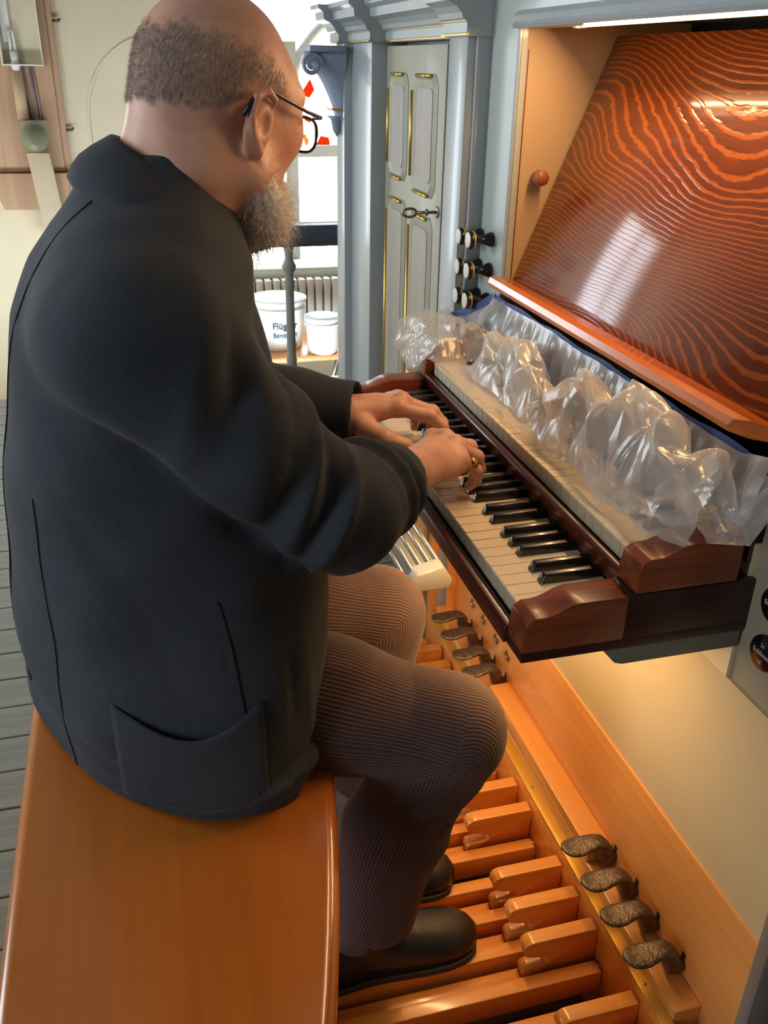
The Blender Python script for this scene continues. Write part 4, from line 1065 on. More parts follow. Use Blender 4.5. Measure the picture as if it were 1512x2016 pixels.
B.cone(hp(.088,-.016,-.072), hp(.088,.016,-.072), .0065, .0065, .010); B.cone(hp(.087,-.014,-.081), hp(.087,.014,-.081), .0065, .0065, .008)  # lips
for s in (-1, 1):                                                              # ears
    cf = lambda f, l, u: hp(f, s*l, u-.015)
    tilt = [Fd*.96-Ud*.28, Ld, Ud*.96+Fd*.28]
    B.ell(cf(-.012,.0815,-.012), (.019,.008,.032), tilt, .006)
    hel = [cf(.004,.080,.004), cf(.002,.088,.019), cf(-.012,.091,.026), cf(-.027,.091,.017), cf(-.030,.089,-.003), cf(-.022,.086,-.022), cf(-.010,.083,-.037)]
    B.chain(hel, [.0035,.004,.0042,.0042,.004,.0042,.0065], .003)
    B.ell(cf(-.008,.090,-.008), (.0085,.006,.012), tilt, .004, 's')
# hands --------------------------------------------------
def hand(wr, mcp, pip, dip, tip, rads, th, thr, palm_r, up):
    w_ = np.array(wr); mc = [np.array(q) for q in mcp]
    for i, q in enumerate(mc):
        B.cone(w_*.75+q*.25+np.array(up)*.000, q, palm_r*1.05, palm_r*.80, .012)
    for i in range(3): B.cone(mc[i], mc[i+1], palm_r*.74, palm_r*.74, .010)
    B.cone(w_, (mc[1]+mc[2])/2*.5+w_*.5, .026, .018, .02)
    for i in range(4):
        r = rads[i]
        B.chain([mcp[i], pip[i], dip[i], tip[i]], [r*1.13, r*1.0, r*.88, r*.74], .0035)
        B.ell(mc[i]+np.array(up)*r*.35, (r*1.05,)*3, None, .008)              # knuckle
        B.ell(np.array(pip[i])+np.array(up)*r*.10, (r*1.06,)*3, None, .003)
    B.chain(th, thr, .008)
R_MCP = [(-.004,.336,.938), (.011,.322,.941), (.021,.303,.936), (.020,.281,.926)]
R_PIP = [(.041,.357,.921), (.055,.336,.920), (.057,.311,.914), (.046,.284,.905)]
R_DIP = [(.055,.362,.902), (.066,.340,.899), (.064,.314,.894), (.049,.288,.889)]
R_TIP = [(.053,.361,.8835), (.060,.338,.8815), (.055,.312,.880), (.041,.291,.8785)]
hand(WR, R_MCP, R_PIP, R_DIP, R_TIP, [.0108,.0112,.0108,.0100], [(-.048,.262,.926), (-.022,.312,.912), (.004,.352,.897), (.020,.372,.884)], [.018,.0135,.0112,.0085], .0158, (.0,.0,1.))
B.cone((-.058,.232,.932), (.008,.272,.918), .020, .0135, .012)                 # little finger side of the palm
L_MCP = [(-.014,.476,.936), (-.004,.497,.940), (-.004,.518,.936), (-.012,.537,.928)]
L_PIP = [(.034,.462,.925), (.046,.487,.922), (.042,.517,.914), (.026,.541,.906)]
L_DIP = [(.056,.461,.905), (.064,.487,.902), (.056,.518,.894), (.036,.544,.888)]
L_TIP = [(.062,.461,.8845), (.066,.487,.8825), (.054,.519,.8805), (.034,.545,.8745)]
hand(WL, L_MCP, L_PIP, L_DIP, L_TIP, [.0108,.0108,.0102,.0094], [(-.076,.462,.917), (-.048,.436,.905), (-.018,.431,.891), (.008,.436,.8755)], [.019,.0140,.0115,.0085], .0158, (0., 0., 1.))
V, F = B.mesh(1)
nrm = vnormals(V, F); dsp = np.zeros(len(V))
# tendons on the backs of the hands, knuckle creases, nape folds, wrist creases
for w_, mc in ((WR, R_MCP), (WL, L_MCP)):
    for q in mc:
        a = np.array(w_)*.62+np.array(q)*.38+np.array([0,0,.02]); polyfold(V, [a, np.array(q)+np.array([0,0,.012])], .0035, .0011, dsp)
for pp_ in (R_PIP, L_PIP):
    for q in pp_:
        for o_ in (-.004, 0, .004): polyfold(V, [np.array(q)+[o_*.7, -.009, .009], np.array(q)+[o_*.7, .009, .009]], .0012, -.0005, dsp)
for uu in (-.052, -.072, -.094):
    polyfold(V, [hp(-.075,-.06,uu-.006), hp(-.098,-.02,uu), hp(-.098,.02,uu), hp(-.075,.06,uu-.006)], .0045, -.0022, dsp)
for k in range(3):
    c0 = np.array(WR)+np.array([.012+.007*k, .010+.006*k, 0]); polyfold(V, [c0+[.020,-.024,-.012], c0+[.012,-.016,.016], c0+[-.004,.004,.026]], .0018, -.0011, dsp)
polyfold(V, [hp(-.02,-.085,-.055), hp(.02,-.07,-.085)], .006, -.002, dsp)      # behind the jaw
polyfold(V, [hp(.04,-.075,-.01), hp(.01,-.078,.01)], .012, -.0022, dsp)        # temple
V = V+nrm*dsp[:,None]
body = fastobj('body', V, F, M['skin'], man)
HV, HN = V, nrm
# finger nails on the visible right hand fingers
# ------------------------------------------------------------------ hair: cropped, at the back and sides
LOC = (V-HC)@np.array([Fd, Ld, Ud]).T
f_, l_, u_ = LOC[:,0], LOC[:,1], LOC[:,2]
jit = .006*np.sin(V[:,0]*310+V[:,2]*270)+.005*np.sin(V[:,1]*420-V[:,2]*190)
top = .062-.022*np.clip((f_+.02)/.07, 0, 1)-.018*np.clip((f_+.10)/.05, 0, 1)*0
low = -.020+.012*np.clip((f_+.06)/.05, 0, 1)
ss = lambda x, a, b: np.clip((x-a)/(b-a), 0, 1)
prob = ss(top+jit*.6-u_, 0, .022)*ss(u_-low-jit*.5, 0, .010)*ss(.045-f_, 0, .03)*(V[:,2] > 1.3)
prob *= ss(((f_+.014)/.030)**2+((u_+.024)/.044)**2, .8, 1.25)+(np.abs(l_) < .06)*1.
prob = np.clip(prob, 0, 1)
fm = (prob+rng.uniform(-.22, .22, len(V)) > 1.05)[F].all(1)
def shell(mask_faces, off):
    Fs = F[mask_faces]; ids, inv = np.unique(Fs, return_inverse=True)
    return V[ids]+nrm[ids]*off, inv.reshape(Fs.shape), ids
hv, hf, hid = shell(fm, .0009)
def strands(base, normals, dirs, length, width, curl, nseg=3, jitter=.35, lift=.55):
    n = len(base); d = dirs+normals*lift+rng.normal(0, jitter, (n, 3)); d /= np.linalg.norm(d, axis=1, keepdims=True)
    side = np.cross(d, normals+rng.normal(0, .4, (n, 3))); side /= np.linalg.norm(side, axis=1, keepdims=True)+1e-9
    P = base.copy(); rows = []
    for i in range(nseg+1):
        w_ = width*(1-i/nseg*.85)
        rows.append((P-side*w_[:,None], P+side*w_[:,None]))
        bend = rng.normal(0, curl, (n, 3)); d = d+bend; d /= np.linalg.norm(d, axis=1, keepdims=True)
        P = P+d*(length/nseg)[:,None]
    VV = np.concatenate([np.stack(r, 1) for r in rows], 1).reshape(-1, 3)
    m = 2*(nseg+1); b = np.arange(n)[:,None]*m
    FF = np.concatenate([b+np.array([[2*i, 2*i+1, 2*i+3, 2*i+2]]) for i in range(nseg)], 0)
    return VV, FF
cand = np.argwhere(prob > .03).ravel(); pr_ = prob[cand]; ns = 20000
pick = rng.choice(cand, ns, p=pr_/pr_.sum())
sv, sf = strands(V[pick]+rng.normal(0, .0008, (ns, 3)), nrm[pick], np.tile(-Ud*.9-Fd*.35, (ns, 1)), rng.uniform(.004, .008, ns), np.full(ns, .00020), .08, 2, .22, .25)
hair = fastobj('hair', np.concatenate([hv, sv]), np.concatenate([hf, sf+len(hv)]), M['hair'], man); hair['kind'] = 'stuff'
tag(hair, 'short grey hair on the back of the head')
# ------------------------------------------------------------------ beard
bb = hp(.045, 0, -.12)
Bd = Field(ax((bb[0]-.11, bb[0]+.11, .0035)), ax((bb[1]-.11, bb[1]+.11, .0035)), ax((bb[2]-.12, bb[2]+.12, .0035)))
Bd.cone(hp(.058,-.03,-.112), hp(.058,.03,-.112), .034, .034, .02); Bd.cone(hp(.050,0,-.125), hp(.040,0,-.165), .036, .018, .03)
for s in (-1, 1):
    Bd.cone(hp(.005,s*.066,-.055), hp(.020,s*.056,-.095), .011, .022, .02); Bd.cone(hp(.02,s*.056,-.095), hp(.055,s*.03,-.12), .022, .03, .02)
    Bd.cone(hp(.088,s*.006,-.060), hp(.078,s*.032,-.085), .010, .012, .012)
bv, bf = Bd.mesh(1); bnn = vnormals(bv, bf)
bv = bv+bnn*(rng.normal(0, .0012, len(bv)))[:,None]
nb = 7500; pk = rng.integers(0, len(bv), nb)
dirs = np.tile(-Ud*.9+Fd*.2, (nb, 1))
sv, sf = strands(bv[pk], bnn[pk], dirs, rng.uniform(.012, .036, nb), np.full(nb, .00026), .42, 6, .5, .8)
beard = fastobj('beard', np.concatenate([bv, sv]), np.concatenate([bf, sf+len(bv)]), M['beard'], man); beard['kind'] = 'stuff'
tag(beard, 'curly grey beard below the jaw')
def hq(f, l, u): return hp(f, l, u-.010-.004*max(0, -f*30))
# ------------------------------------------------------------------ spectacles
gl_ = obj('spectacles', MB().tube([hq(.098,-.058,.012), hq(.094,-.073,.012), hq(.060,-.082,.013), hq(.015,-.086,.019), hq(-.010,-.0885,.023), hq(-.028,-.090,.015), hq(-.040,-.087,-.004)], [.0022,.0024,.0022,.0022,.0026,.0032,.0028], 8), M['spec'], man, smooth=True)
obj('temple_arm', MB().tube([hq(.098,.058,.012), hq(.094,.073,.012), hq(.060,.082,.013), hq(.015,.086,.019), hq(-.028,.090,.015)], .0022, 8), M['spec'], gl_, smooth=True)
M['lens'], nt, p = new_mat('spectacle lens'); p.inputs['Transmission Weight'].default_value = 1; p.inputs['Roughness'].default_value = .02; p.inputs['IOR'].default_value = 1.08; p.inputs['Base Color'].default_value = (.9,.95,.95,1)
for s in (-1, 1):
    ring = []
    for k in range(25):
        a = 2*PI*k/24; ca, sa = math.cos(a), math.sin(a)
        sx = math.copysign(abs(ca)**.75, ca); sz = math.copysign(abs(sa)**.75, sa)
        lx = .035+.0255*sx; ring.append(hq(.107-.09*max(0, lx-.03)**1.2*2.2, s*lx, -.006+.0195*sz-.002*sx))
    obj('lens_rim', MB().tube(ring, .0018, 8), M['spec'], gl_, smooth=True)
    c_ = sum(ring[:-1])/24
    obj('lens', MB().add([tuple(c_)]+[tuple(q) for q in ring[:-1]], [(0, i+1, (i+1) % 24+1) for i in range(24)]), M['lens'], gl_)
obj('nose_bridge', MB().tube([hq(.107,-.010,.004), hq(.110,0,.008), hq(.107,.010,.004)], .0018, 8), M['spec'], gl_, smooth=True)
# ------------------------------------------------------------------ ring on the little finger
rc = np.array(R_MCP[3])*.42+np.array(R_PIP[3])*.58; rdv = np.array(R_PIP[3])-np.array(R_MCP[3]); rdv /= np.linalg.norm(rdv)
ru = np.cross(rdv, [0,0,1]); ru /= np.linalg.norm(ru); rw = np.cross(ru, rdv)
rg = obj('signet_ring', MB().tube([rc+(ru*math.cos(a)+rw*math.sin(a))*.0106 for a in np.linspace(0, 2*PI, 33)], [.0016+.0012*max(0, math.sin(a-.1))**3 for a in np.linspace(0, 2*PI, 33)], 8), M['ringgold'], man, smooth=True)
st_ = rc+(rw*.95+ru*.3)*.0125
obj('ring_bezel', MB().lathe(st_-rw*.002, rw*.95+ru*.3, [(0, .005), (.001, .0078), (.003, .0080), (.0044, .0064), (.0048, 0)], 18), M['ringgold'], rg, smooth=True)

# ------------------------------------------------------------------ jacket
TS = [  # z, centre x, centre y, half depth, half width, squareness, shear
 (.600,-.402,.288,.202,.281,2.05,.42), (.640,-.402,.288,.203,.280,2.1,.42), (.75,-.400,.286,.204,.272,2.2,.34), (.90,-.390,.284,.196,.248,2.25,.16), (1.00,-.392,.283,.178,.238,2.25,.06),
 (1.10,-.399,.282,.151,.226,2.2,0), (1.17,-.399,.282,.136,.212,2.2,0), (1.22,-.386,.282,.128,.180,2.1,0), (1.26,-.380,.282,.108,.140,2.0,0), (1.295,-.372,.282,.086,.100,2.0,0), (1.325,-.368,.282,.070,.074,2.0,0), (1.345,-.367,.282,.06,.062,2.0,0)]
TS = np.array(TS)
def tsec(z): return [np.interp(z, TS[:,0], TS[:,i]) for i in range(1, 7)]
def torso(X, Y, Z):
    cx, cy, a, b, n_, sh_ = tsec(Z); Y = Y+sh_*(X-cx)
    q = (np.abs((X-cx)/a)**n_+np.abs((Y-cy)/b)**n_)**(1/n_)
    d = (q-1)*np.minimum(a, b)
    return np.maximum(d*.92, Z-1.335)
J = Field(ax((-.66,.0,.0042)), ax((-.05,.70,.0042)), ax((.59,1.37,.0042)))
J.add(torso, (-.64,-.03,.58), (-.15,.62,1.35), 0)
cuR, cuL = np.array([-.100,.199,.948]), np.array([-.080,.487,.930])
def sleeve(pts, rads, cut, cdir, kj):
    T = Field(J.xs, J.ys, J.zs); T.D[:] = .2
    T.chain(pts, rads, .035)
    cdir = np.array(cdir)/np.linalg.norm(cdir)
    X, Y, Z = T.coords((slice(None),)*3)
    pl = (X-cut[0])*cdir[0]+(Y-cut[1])*cdir[1]+(Z-cut[2])*cdir[2]
    T.D = np.maximum(T.D, pl.astype(np.float32))
    e = np.array(cut); inn = e-cdir*.05
    T.cone(inn, e+cdir*.03, rads[-1]*.84, rads[-1]*.9, .0, 's')
    kj = (.022+.05*np.clip((Z-1.10)/.09, 0, 1)).astype(np.float32)
    h = np.maximum(kj-np.abs(J.D-T.D), 0)/kj
    J.D = np.minimum(J.D, T.D)-h*h*kj*.25
sR2 = np.array(SR)*.5+np.array(ER)*.5+np.array([-.006,-.012,-.004])
sleeve([(-.392,.150,1.205), (-.398,.092,1.172), tuple(sR2), (-.228,.086,.972), (-.198,.094,.958), (-.150,.148,.950), tuple(cuR+[.012,.012,0])], [.078,.083,.076,.066,.065,.056,.046], cuR, (.66,.70,.02), .06)
sleeve([(-.375,.42,1.19), (-.365,.48,1.155), (-.325,.545,1.05), (-.28,.590,.950), (-.255,.585,.930), (-.175,.535,.93), tuple(cuL+[.015,-.008,0])], [.075,.078,.072,.066,.064,.058,.052], cuL, (.90,-.42,0), .06)
# flat hem on the bench, lifted over the thighs at the front
b_ = (slice(None),)*3; X, Y, Z = J.coords(b_)
hem = .613+.05*np.clip((X+.27)/.06, 0, 1)
J.D = np.maximum(J.D, (hem-Z).astype(np.float32))
V, F = J.mesh(2); nrm = vnormals(V, F); dsp = np.zeros(len(V))
lo_n = .0016*np.sin(V[:,0]*11+V[:,2]*29-V[:,1]*9)+.0026*np.sin(V[:,0]*23+V[:,2]*17+1)*np.sin(V[:,1]*19-V[:,2]*13)+.0012*np.sin(V[:,0]*47-V[:,2]*39+V[:,1]*31)
dsp += lo_n
fr_ = lambda bone_a, bone_b, r, t, th: None
def ringpt(a, b, t, ang, r):
    a = np.array(a, float); b = np.array(b, float); d = (b-a)/np.linalg.norm(b-a)
    u = np.array([0, -1, 0])-d*(-d[1]); u /= np.linalg.norm(u); w_ = np.cross(d, u)
    if w_[2] < 0: w_ = -w_
    return a+(b-a)*t+(u*math.cos(ang)+w_*math.sin(ang))*r      # ang 0 faces the camera side, +90 upwards
E0, W0 = (-.212,.090,.962), cuR; S0 = (-.398,.088,1.175)
for t0, sk, am, wd in ((.06,.34,.011,.011), (.20,.30,-.010,.008), (.32,.26,.011,.010), (.45,.26,-.009,.008), (.57,.22,.010,.009), (.69,.20,-.007,.007), (.80,.14,.007,.008), (.90,.08,-.004,.006)):
    polyfold(V, [ringpt(E0, W0, t0-sk*.5*(an/1.6), an, .062) for an in np.linspace(-.7, 2.2, 7)], wd, am, dsp)
for t0, sk, am, wd in ((.22,-.45,.007,.020), (.38,-.42,-.008,.013), (.52,-.42,.008,.014), (.66,-.38,-.010,.011), (.78,-.34,.010,.011), (.88,-.30,-.010,.009), (.97,-.25,.010,.010)):
    polyfold(V, [ringpt(S0, E0, t0+sk*(an/2.2), an, .078) for an in np.linspace(-.9, 1.7, 7)], wd, am, dsp)
# deep crease where the sleeve meets the side
SLV = ([(-.392,.150,1.205), (-.398,.092,1.172), tuple(sR2), (-.228,.086,.972), (-.198,.094,.958), (-.150,.148,.950)], [.078,.083,.076,.066,.065,.056])
dS = np.full(len(V), 9.)
for i in range(5):
    d, t = segdist(V, SLV[0][i], SLV[0][i+1]); dS = np.minimum(dS, d-(SLV[1][i]*(1-t)+SLV[1][i+1]*t))
dT = torso(V[:,0], V[:,1], V[:,2])
dsp += -.013*np.exp(-((dS-dT)/.012)**2)*np.clip((1.13-V[:,2])/.06, 0, 1)*(V[:,1] < .25)
# armhole seam, centre back seam, side seams, front fold
polyfold(V, [(-.335,.115,1.262), (-.40,.075,1.25), (-.468,.10,1.20), (-.490,.115,1.12), (-.475,.09,1.04)], .004, -.0022, dsp)
polyfold(V, [(-.475,.06,1.05), (-.40,.015,.99), (-.32,.012,.93), (-.25,.03,.87)], .011, -.009, dsp)      # where arm meets side
polyfold(V, [(-.425,.282,1.315), (-.495,.282,1.24), (-.535,.282,1.15), (-.57,.282,1.0), (-.595,.284,.85), (-.605,.286,.65)], .0035, -.0026, dsp)
polyfold(V, [(-.535,.11,1.08), (-.565,.09,.90), (-.575,.07,.75), (-.575,.055,.62)], .003, -.0016, dsp)
polyfold(V, [(-.36,.03,.97), (-.345,.02,.85), (-.33,.012,.74), (-.325,.01,.63)], .003, -.0016, dsp)
polyfold(V, [(-.245,.06,.93), (-.235,.045,.82), (-.235,.04,.70), (-.245,.035,.63)], .012, .005, dsp)
polyfold(V, [(-.275,.045,.93), (-.265,.03,.82), (-.265,.025,.72)], .010, -.006, dsp)
polyfold(V, [(-.50,.10,.72), (-.40,.015,.665), (-.30,.01,.655), (-.24,.03,.67)], .014, .006, dsp)
polyfold(V, [(-.52,.10,.68), (-.42,.012,.637), (-.30,.005,.632), (-.23,.03,.645)], .008, -.006, dsp)
polyfold(V, [(-.60,.2,.80), (-.55,.06,.77), (-.45,.02,.79)], .03, .004, dsp)
polyfold(V, [(-.50,.075,1.00), (-.44,.03,.90), (-.40,.02,.80)], .016, -.005, dsp)
polyfold(V, [(-.46,.04,1.00), (-.41,.02,.92), (-.36,.012,.84)], .014, .005, dsp)
polyfold(V, [(-.59,.20,.95), (-.565,.09,.84), (-.50,.04,.80)], .018, -.004, dsp)
polyfold(V, [(-.60,.22,.74), (-.56,.11,.70), (-.48,.05,.70)], .016, .005, dsp)
polyfold(V, [(-.30,.0,.655), (-.25,.03,.665), (-.215,.09,.69)], .009, -.009, dsp)
polyfold(V, [(-.33,-.005,.638), (-.27,.005,.642), (-.22,.06,.655)], .009, .008, dsp)
polyfold(V, [(-.40,.05,1.22), (-.36,.06,1.16), (-.31,.05,1.10)], .014, -.004, dsp)
polyfold(V, [(-.46,.10,1.24), (-.43,.06,1.16), (-.38,.02,1.08)], .018, .004, dsp)
V = V+nrm*dsp[:,None]
jk = fastobj('jacket', V, F, M['jacket'], man); tag(jk, 'charcoal wool jacket')
# collar: stands at the nape, falls to the front; built as a folded band
def collar():
    top = [(-.283,.246,1.206), (-.288,.226,1.222), (-.300,.204,1.262), (-.338,.198,1.302), (-.376,.212,1.333), (-.402,.245,1.348), (-.410,.284,1.351)]
    top = top+[(x, .568-y, z) for x, y, z in top[-2:1:-1]]
    out = [(-.276,.220,1.192), (-.282,.186,1.196), (-.300,.156,1.228), (-.350,.150,1.262), (-.405,.170,1.288), (-.440,.222,1.304), (-.452,.284,1.308)]
    out = out+[(x, .568-y, z) for x, y, z in out[-2:1:-1]]
    n = 49; T = np.array(top); O = np.array(out); s_ = np.linspace(0, len(top)-1, n); ii = np.arange(len(top))
    T = np.stack([np.interp(s_, ii, T[:,k]) for k in range(3)], 1); O = np.stack([np.interp(s_, ii, O[:,k]) for k in range(3)], 1)
    for A in (T, O):
        for _ in range(4): A[1:-1] = A[1:-1]*.5+(A[:-2]+A[2:])*.25
    ctr = T-np.array([-.345,.284,0]); ctr[:,2] = 0; ctr /= np.linalg.norm(ctr, axis=1, keepdims=True)
    rows = [T-ctr*.010+[0,0,-.035], T-ctr*.008+[0,0,-.012], T-ctr*.004+[0,0,-.001], T+[0,0,.002], T+ctr*.006+[0,0,-.001]]
    for t in (.3, .55, .8, 1.0): rows.append(T*(1-t)+O*t+ctr*(.011*math.sin(PI*min(t*.75, 1))+.002)+[0,0,.006*math.sin(PI*t*.8)])
    rows += [O+ctr*.006+[0,0,-.005], O-ctr*.012+[0,0,-.002], T*.5+O*.5-ctr*.006+[0,0,-.012]]
    G = np.stack(rows); m = len(rows)
    Fq = [(i*n+j, i*n+j+1, ((i+1) % m)*n+j+1, ((i+1) % m)*n+j) for i in range(m) for j in range(n-1)]
    Fq += [tuple(i*n for i in range(m)), tuple(i*n+n-1 for i in range(m-1, -1, -1))]
    return [tuple(p_) for p_ in G.reshape(-1, 3)], Fq
obj('collar', collar(), M['jacket'], jk, smooth=True)
M['seam'] = cloth('dark seam thread', (16, 18, 22), (24, 26, 30))
def seam(pts, r=.0016, off=.0002):
    P = []
    pts = np.array(pts)
    for i in range(len(pts)-1):
        for t in np.linspace(0, 1, 10, endpoint=False): P.append(pts[i]*(1-t)+pts[i+1]*t)
    P.append(pts[-1]); Q = []
    for q in P:
        k = np.argmin(((V-q)**2).sum(1)); Q.append(V[k]+nrm[k]*off)
    Q = np.array(Q)
    for _ in range(3): Q[1:-1] = Q[1:-1]*.5+(Q[:-2]+Q[2:])*.25
    obj('seam', MB().tube([tuple(q) for q in Q], r, 6), M['seam'], jk, smooth=True)
seam([(-.42,.205,1.295), (-.49,.188,1.22), (-.53,.20,1.14), (-.565,.235,1.02), (-.59,.26,.88), (-.60,.27,.66)], .0013, .0004)
seam([(-.555,.11,1.0), (-.572,.09,.88), (-.575,.09,.75), (-.56,.115,.615)], .0007, .0006)
seam([(-.345,.03,.90), (-.335,.02,.84), (-.325,.012,.74), (-.318,.0,.64)], .0007, .0006)
# patch pocket on the near side, its mouth sagging open
def nside(x, z):
    cx, cy, a, b, n_, sh_ = [float(q) for q in tsec(z)]
    return cy-b*max(0., 1-abs((x-cx)/a)**n_)**(1/n_)-sh_*(x-cx)
def pocket():
    nu, nv = 25, 14; rows = []
    for i in range(nu):
        s_ = i/(nu-1); x = -.475+.170*s_; zt = .765+.006*s_-.030*math.sin(PI*s_)**1.3
        for j in range(nv):
            t = j/(nv-1); z = .632+(zt-.632)*t
            y = nside(x, z)-.0045-.010*math.sin(PI*s_)**1.2*t**3-.003*math.sin(PI*s_)*math.sin(PI*t)
            rows.append((x, y, z))
    base = list(rows); back = [(x, y+.0035, z) for x, y, z in base]; n = len(base)
    f = [(i*nv+j, (i+1)*nv+j, (i+1)*nv+j+1, i*nv+j+1) for i in range(nu-1) for j in range(nv-1)]
    fb = [tuple(a+n for a in q[::-1]) for q in f]
    rim = [i*nv for i in range(nu)]+[(nu-1)*nv+j for j in range(1, nv)]+[i*nv+nv-1 for i in range(nu-2, -1, -1)]+[j for j in range(nv-2, 0, -1)]
    fr2 = [(rim[k], rim[(k+1) % len(rim)], rim[(k+1) % len(rim)]+n, rim[k]+n) for k in range(len(rim))]
    return base+back, f+fb+fr2
obj('pocket', pocket(), M['jacket'], jk, smooth=True)

# ------------------------------------------------------------------ trousers
T = Field(ax((-.56,.08,.0042)), ax((.0,.56,.0042)), ax((.19,.80,.0042)))
HR, KR, AR = (-.40,.185,.715), (-.044,.100,.600), (-.150,.102,.268)
HL, KL, AL = (-.40,.375,.715), (-.062,.412,.595), (-.122,.262,.238)
T.cone((-.42,.22,.705), (-.42,.34,.705), .092, .092, .03)
def leg(h, k_, a, rk):
    h, k_, a = map(np.array, (h, k_, a)); m = h*.45+k_*.55
    T.chain([h, m+[0,0,-.004], k_], [.094,.088,rk], .03)
    c = k_*.5+a*.5+np.array([-.018,0,0])
    LEG = Field(T.xs, T.ys, T.zs); LEG.chain([k_, c, a+(a-c)*.25], [rk,.069,.070], .03)
    d = (a-c)/np.linalg.norm(a-c); X, Y, Z = LEG.coords((slice(None),)*3)
    d2 = np.array([d[0]*.2-.12, d[1]*.2, -1.]); d2 /= np.linalg.norm(d2)
    LEG.D = np.maximum(LEG.D, ((X-a[0])*d2[0]+(Y-a[1])*d2[1]+(Z-a[2])*d2[2]).astype(np.float32))
    LEG.cone(a-d*.05, a+d*.05, .057, .060, 0, 's')
    h_ = np.maximum(.03-np.abs(T.D-LEG.D), 0)/.03; T.D = np.minimum(T.D, LEG.D)-h_*h_*.03*.25
leg(HR, KR, AR, .076); leg(HL, KL, AL, .077)
V, F = T.mesh(2); nrm = vnormals(V, F); dsp = .0014*np.sin(V[:,0]*31+V[:,2]*23)*np.sin(V[:,1]*27+1)
def bump(pts, w_, a_): polyfold(V, pts, w_, a_, dsp)
for K_, A_, H_ in ((KR, AR, HR), (KL, AL, HL)):
    K_, A_, H_ = map(np.array, (K_, A_, H_))
    bk = K_+np.array([-.075,0,-.06])
    bump([bk+[0,-.06,-.005], bk+[.055,-.070,.005], bk+[.115,-.055,.05]], .010, -.007)
    bump([bk+[-.01,-.06,-.03], bk+[.05,-.068,-.03], bk+[.115,-.05,.0]], .012, .007)
    bump([bk+[-.01,-.06,-.055], bk+[.05,-.066,-.06], bk+[.10,-.05,-.035]], .010, -.006)
    bump([bk+[-.03,-.06,-.10], bk+[.03,-.06,-.115], bk+[.075,-.045,-.10]], .013, .005)
    bump([H_+[.16,-.085,.02], H_+[.22,-.09,.03], H_+[.28,-.06,.055]], .012, .004)
    bump([K_+[-.10,-.05,.06], K_+[-.05,-.065,.03], K_+[-.03,-.07,-.02]], .008, -.003)
    bump([A_+[.03,-.06,.02], A_+[.05,-.04,.10], A_+[.07,-.02,.20]], .012, .004)
V = V+nrm*dsp[:,None]
tro = fastobj('trousers', V, F, M['cord'], man); tag(tro, 'brown corduroy trousers')
wl_ = np.zeros(len(V), np.float32); best = np.full(len(V), 9.)
for a, b, kn_ in ((HR, KR, 1), (KR, AR, 0), (HL, KL, 1), (KL, AL, 0)):
    a, b = np.array(a), np.array(b); d, t = segdist(V, a, b)
    dr_ = (b-a)/np.linalg.norm(b-a); u = np.array([0, 1., 0])-dr_*dr_[1]; u /= np.linalg.norm(u); w_ = np.cross(dr_, u)
    if (w_[2] if kn_ else w_[0]) < 0: w_ = -w_
    q = V-a; ang = np.arctan2(q@w_, q@u)
    cap = (t >= .999) if kn_ else (t <= .001); qk = V-(b if kn_ else a); yl = qk[:,1]; inp = np.hypot(qk[:,0], qk[:,2])
    ang = np.where(cap, np.arctan2(inp, yl), ang); m = d < best; best[m] = d[m]; wl_[m] = (ang*.075)[m]
at_ = tro.data.attributes.new('wale', 'FLOAT', 'POINT'); at_.data.foreach_set('value', wl_)

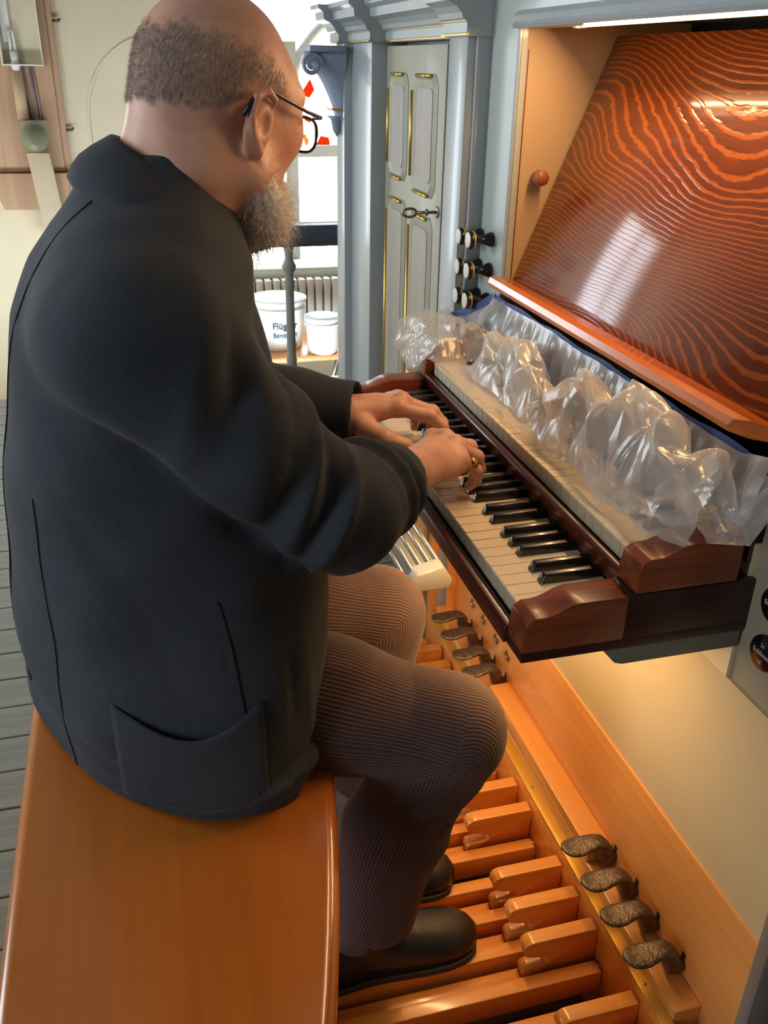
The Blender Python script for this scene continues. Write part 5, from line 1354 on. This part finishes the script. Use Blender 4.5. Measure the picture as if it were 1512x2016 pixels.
# ------------------------------------------------------------------ shoes and socks
def shoe(toe, heel, zs, name='shoe', tl=''):
    """leather ankle boot lofted from heel to toe; sole a little wider"""
    toe, heel = np.array([*toe, 0.]), np.array([*heel, 0.]); d = toe-heel; Ln = np.linalg.norm(d); d /= Ln; s_ = np.array([-d[1], d[0], 0])
    st = [(0, .022, .050), (.03, .030, .078), (.10, .034, .098), (.22, .036, .108), (.33, .037, .104), (.43, .040, .086), (.54, .045, .068), (.66, .049, .057), (.78, .050, .050), (.88, .045, .044), (.95, .034, .036), (.985, .020, .027), (1.0, .006, .018)]
    n = 20; Vv = []; Ff = []
    tt = np.linspace(0, 1, 30)
    for t in tt:
        hw = np.interp(t, [q[0] for q in st], [q[1] for q in st]); ht = np.interp(t, [q[0] for q in st], [q[2] for q in st])
        c = heel+d*(Ln*t)+s_*.006*math.sin(PI*t)
        for k in range(n):
            a = 2*PI*k/n; ca, sa = math.cos(a), math.sin(a)
            ex = math.copysign(abs(ca)**.75, ca); ez = (abs(sa)**.8) if sa > 0 else 0
            wv = .002*math.sin((t-.52)*60)*math.exp(-((t-.60)/.05)**2) if sa > .2 else 0
            Vv.append(tuple(c+s_*hw*ex*(1-.25*max(sa, 0)**2)+np.array([0, 0, zs+.012+ht*ez*.92+wv])))
    for i in range(len(tt)-1):
        for k in range(n): Ff.append((i*n+k, i*n+(k+1) % n, (i+1)*n+(k+1) % n, (i+1)*n+k))
    Ff += [tuple(range(n)), tuple((len(tt)-1)*n+k for k in range(n))]
    sh = obj(name, (Vv, Ff), M['leather'], man, smooth=True)
    pr = []
    for t in np.linspace(0, 1, 24):
        hw = np.interp(t, [q[0] for q in st], [q[1] for q in st])*1.05+.001; pr.append((t, hw))
    L_ = [tuple((heel+d*(Ln*t)+s_*(.006*math.sin(PI*t)+hw))[:2]) for t, hw in pr]+[tuple((heel+d*(Ln*t)+s_*(.006*math.sin(PI*t)-hw))[:2]) for t, hw in pr[::-1]]
    obj('sole', MB().prism_z(L_, zs, zs+.0125), M['sole'], sh, bevel=.002)
    return sh
s1 = shoe((.030,.108), (-.255,.086), nz+.001)
s2 = shoe((.034,.226), (-.235,.262), nz+.001)
def sock(a, top_):
    a = np.array(a); b = np.array(top_)
    return MB().tube([a, a*.6+b*.4, b], [.043, .040, .044], 18)
obj('sock', sock((-.178,.094,.235), (-.160,.102,.35)), M['sock'], man, smooth=True)
obj('sock', sock((-.165,.255,.235), (-.125,.262,.35)), M['sock'], man, smooth=True)
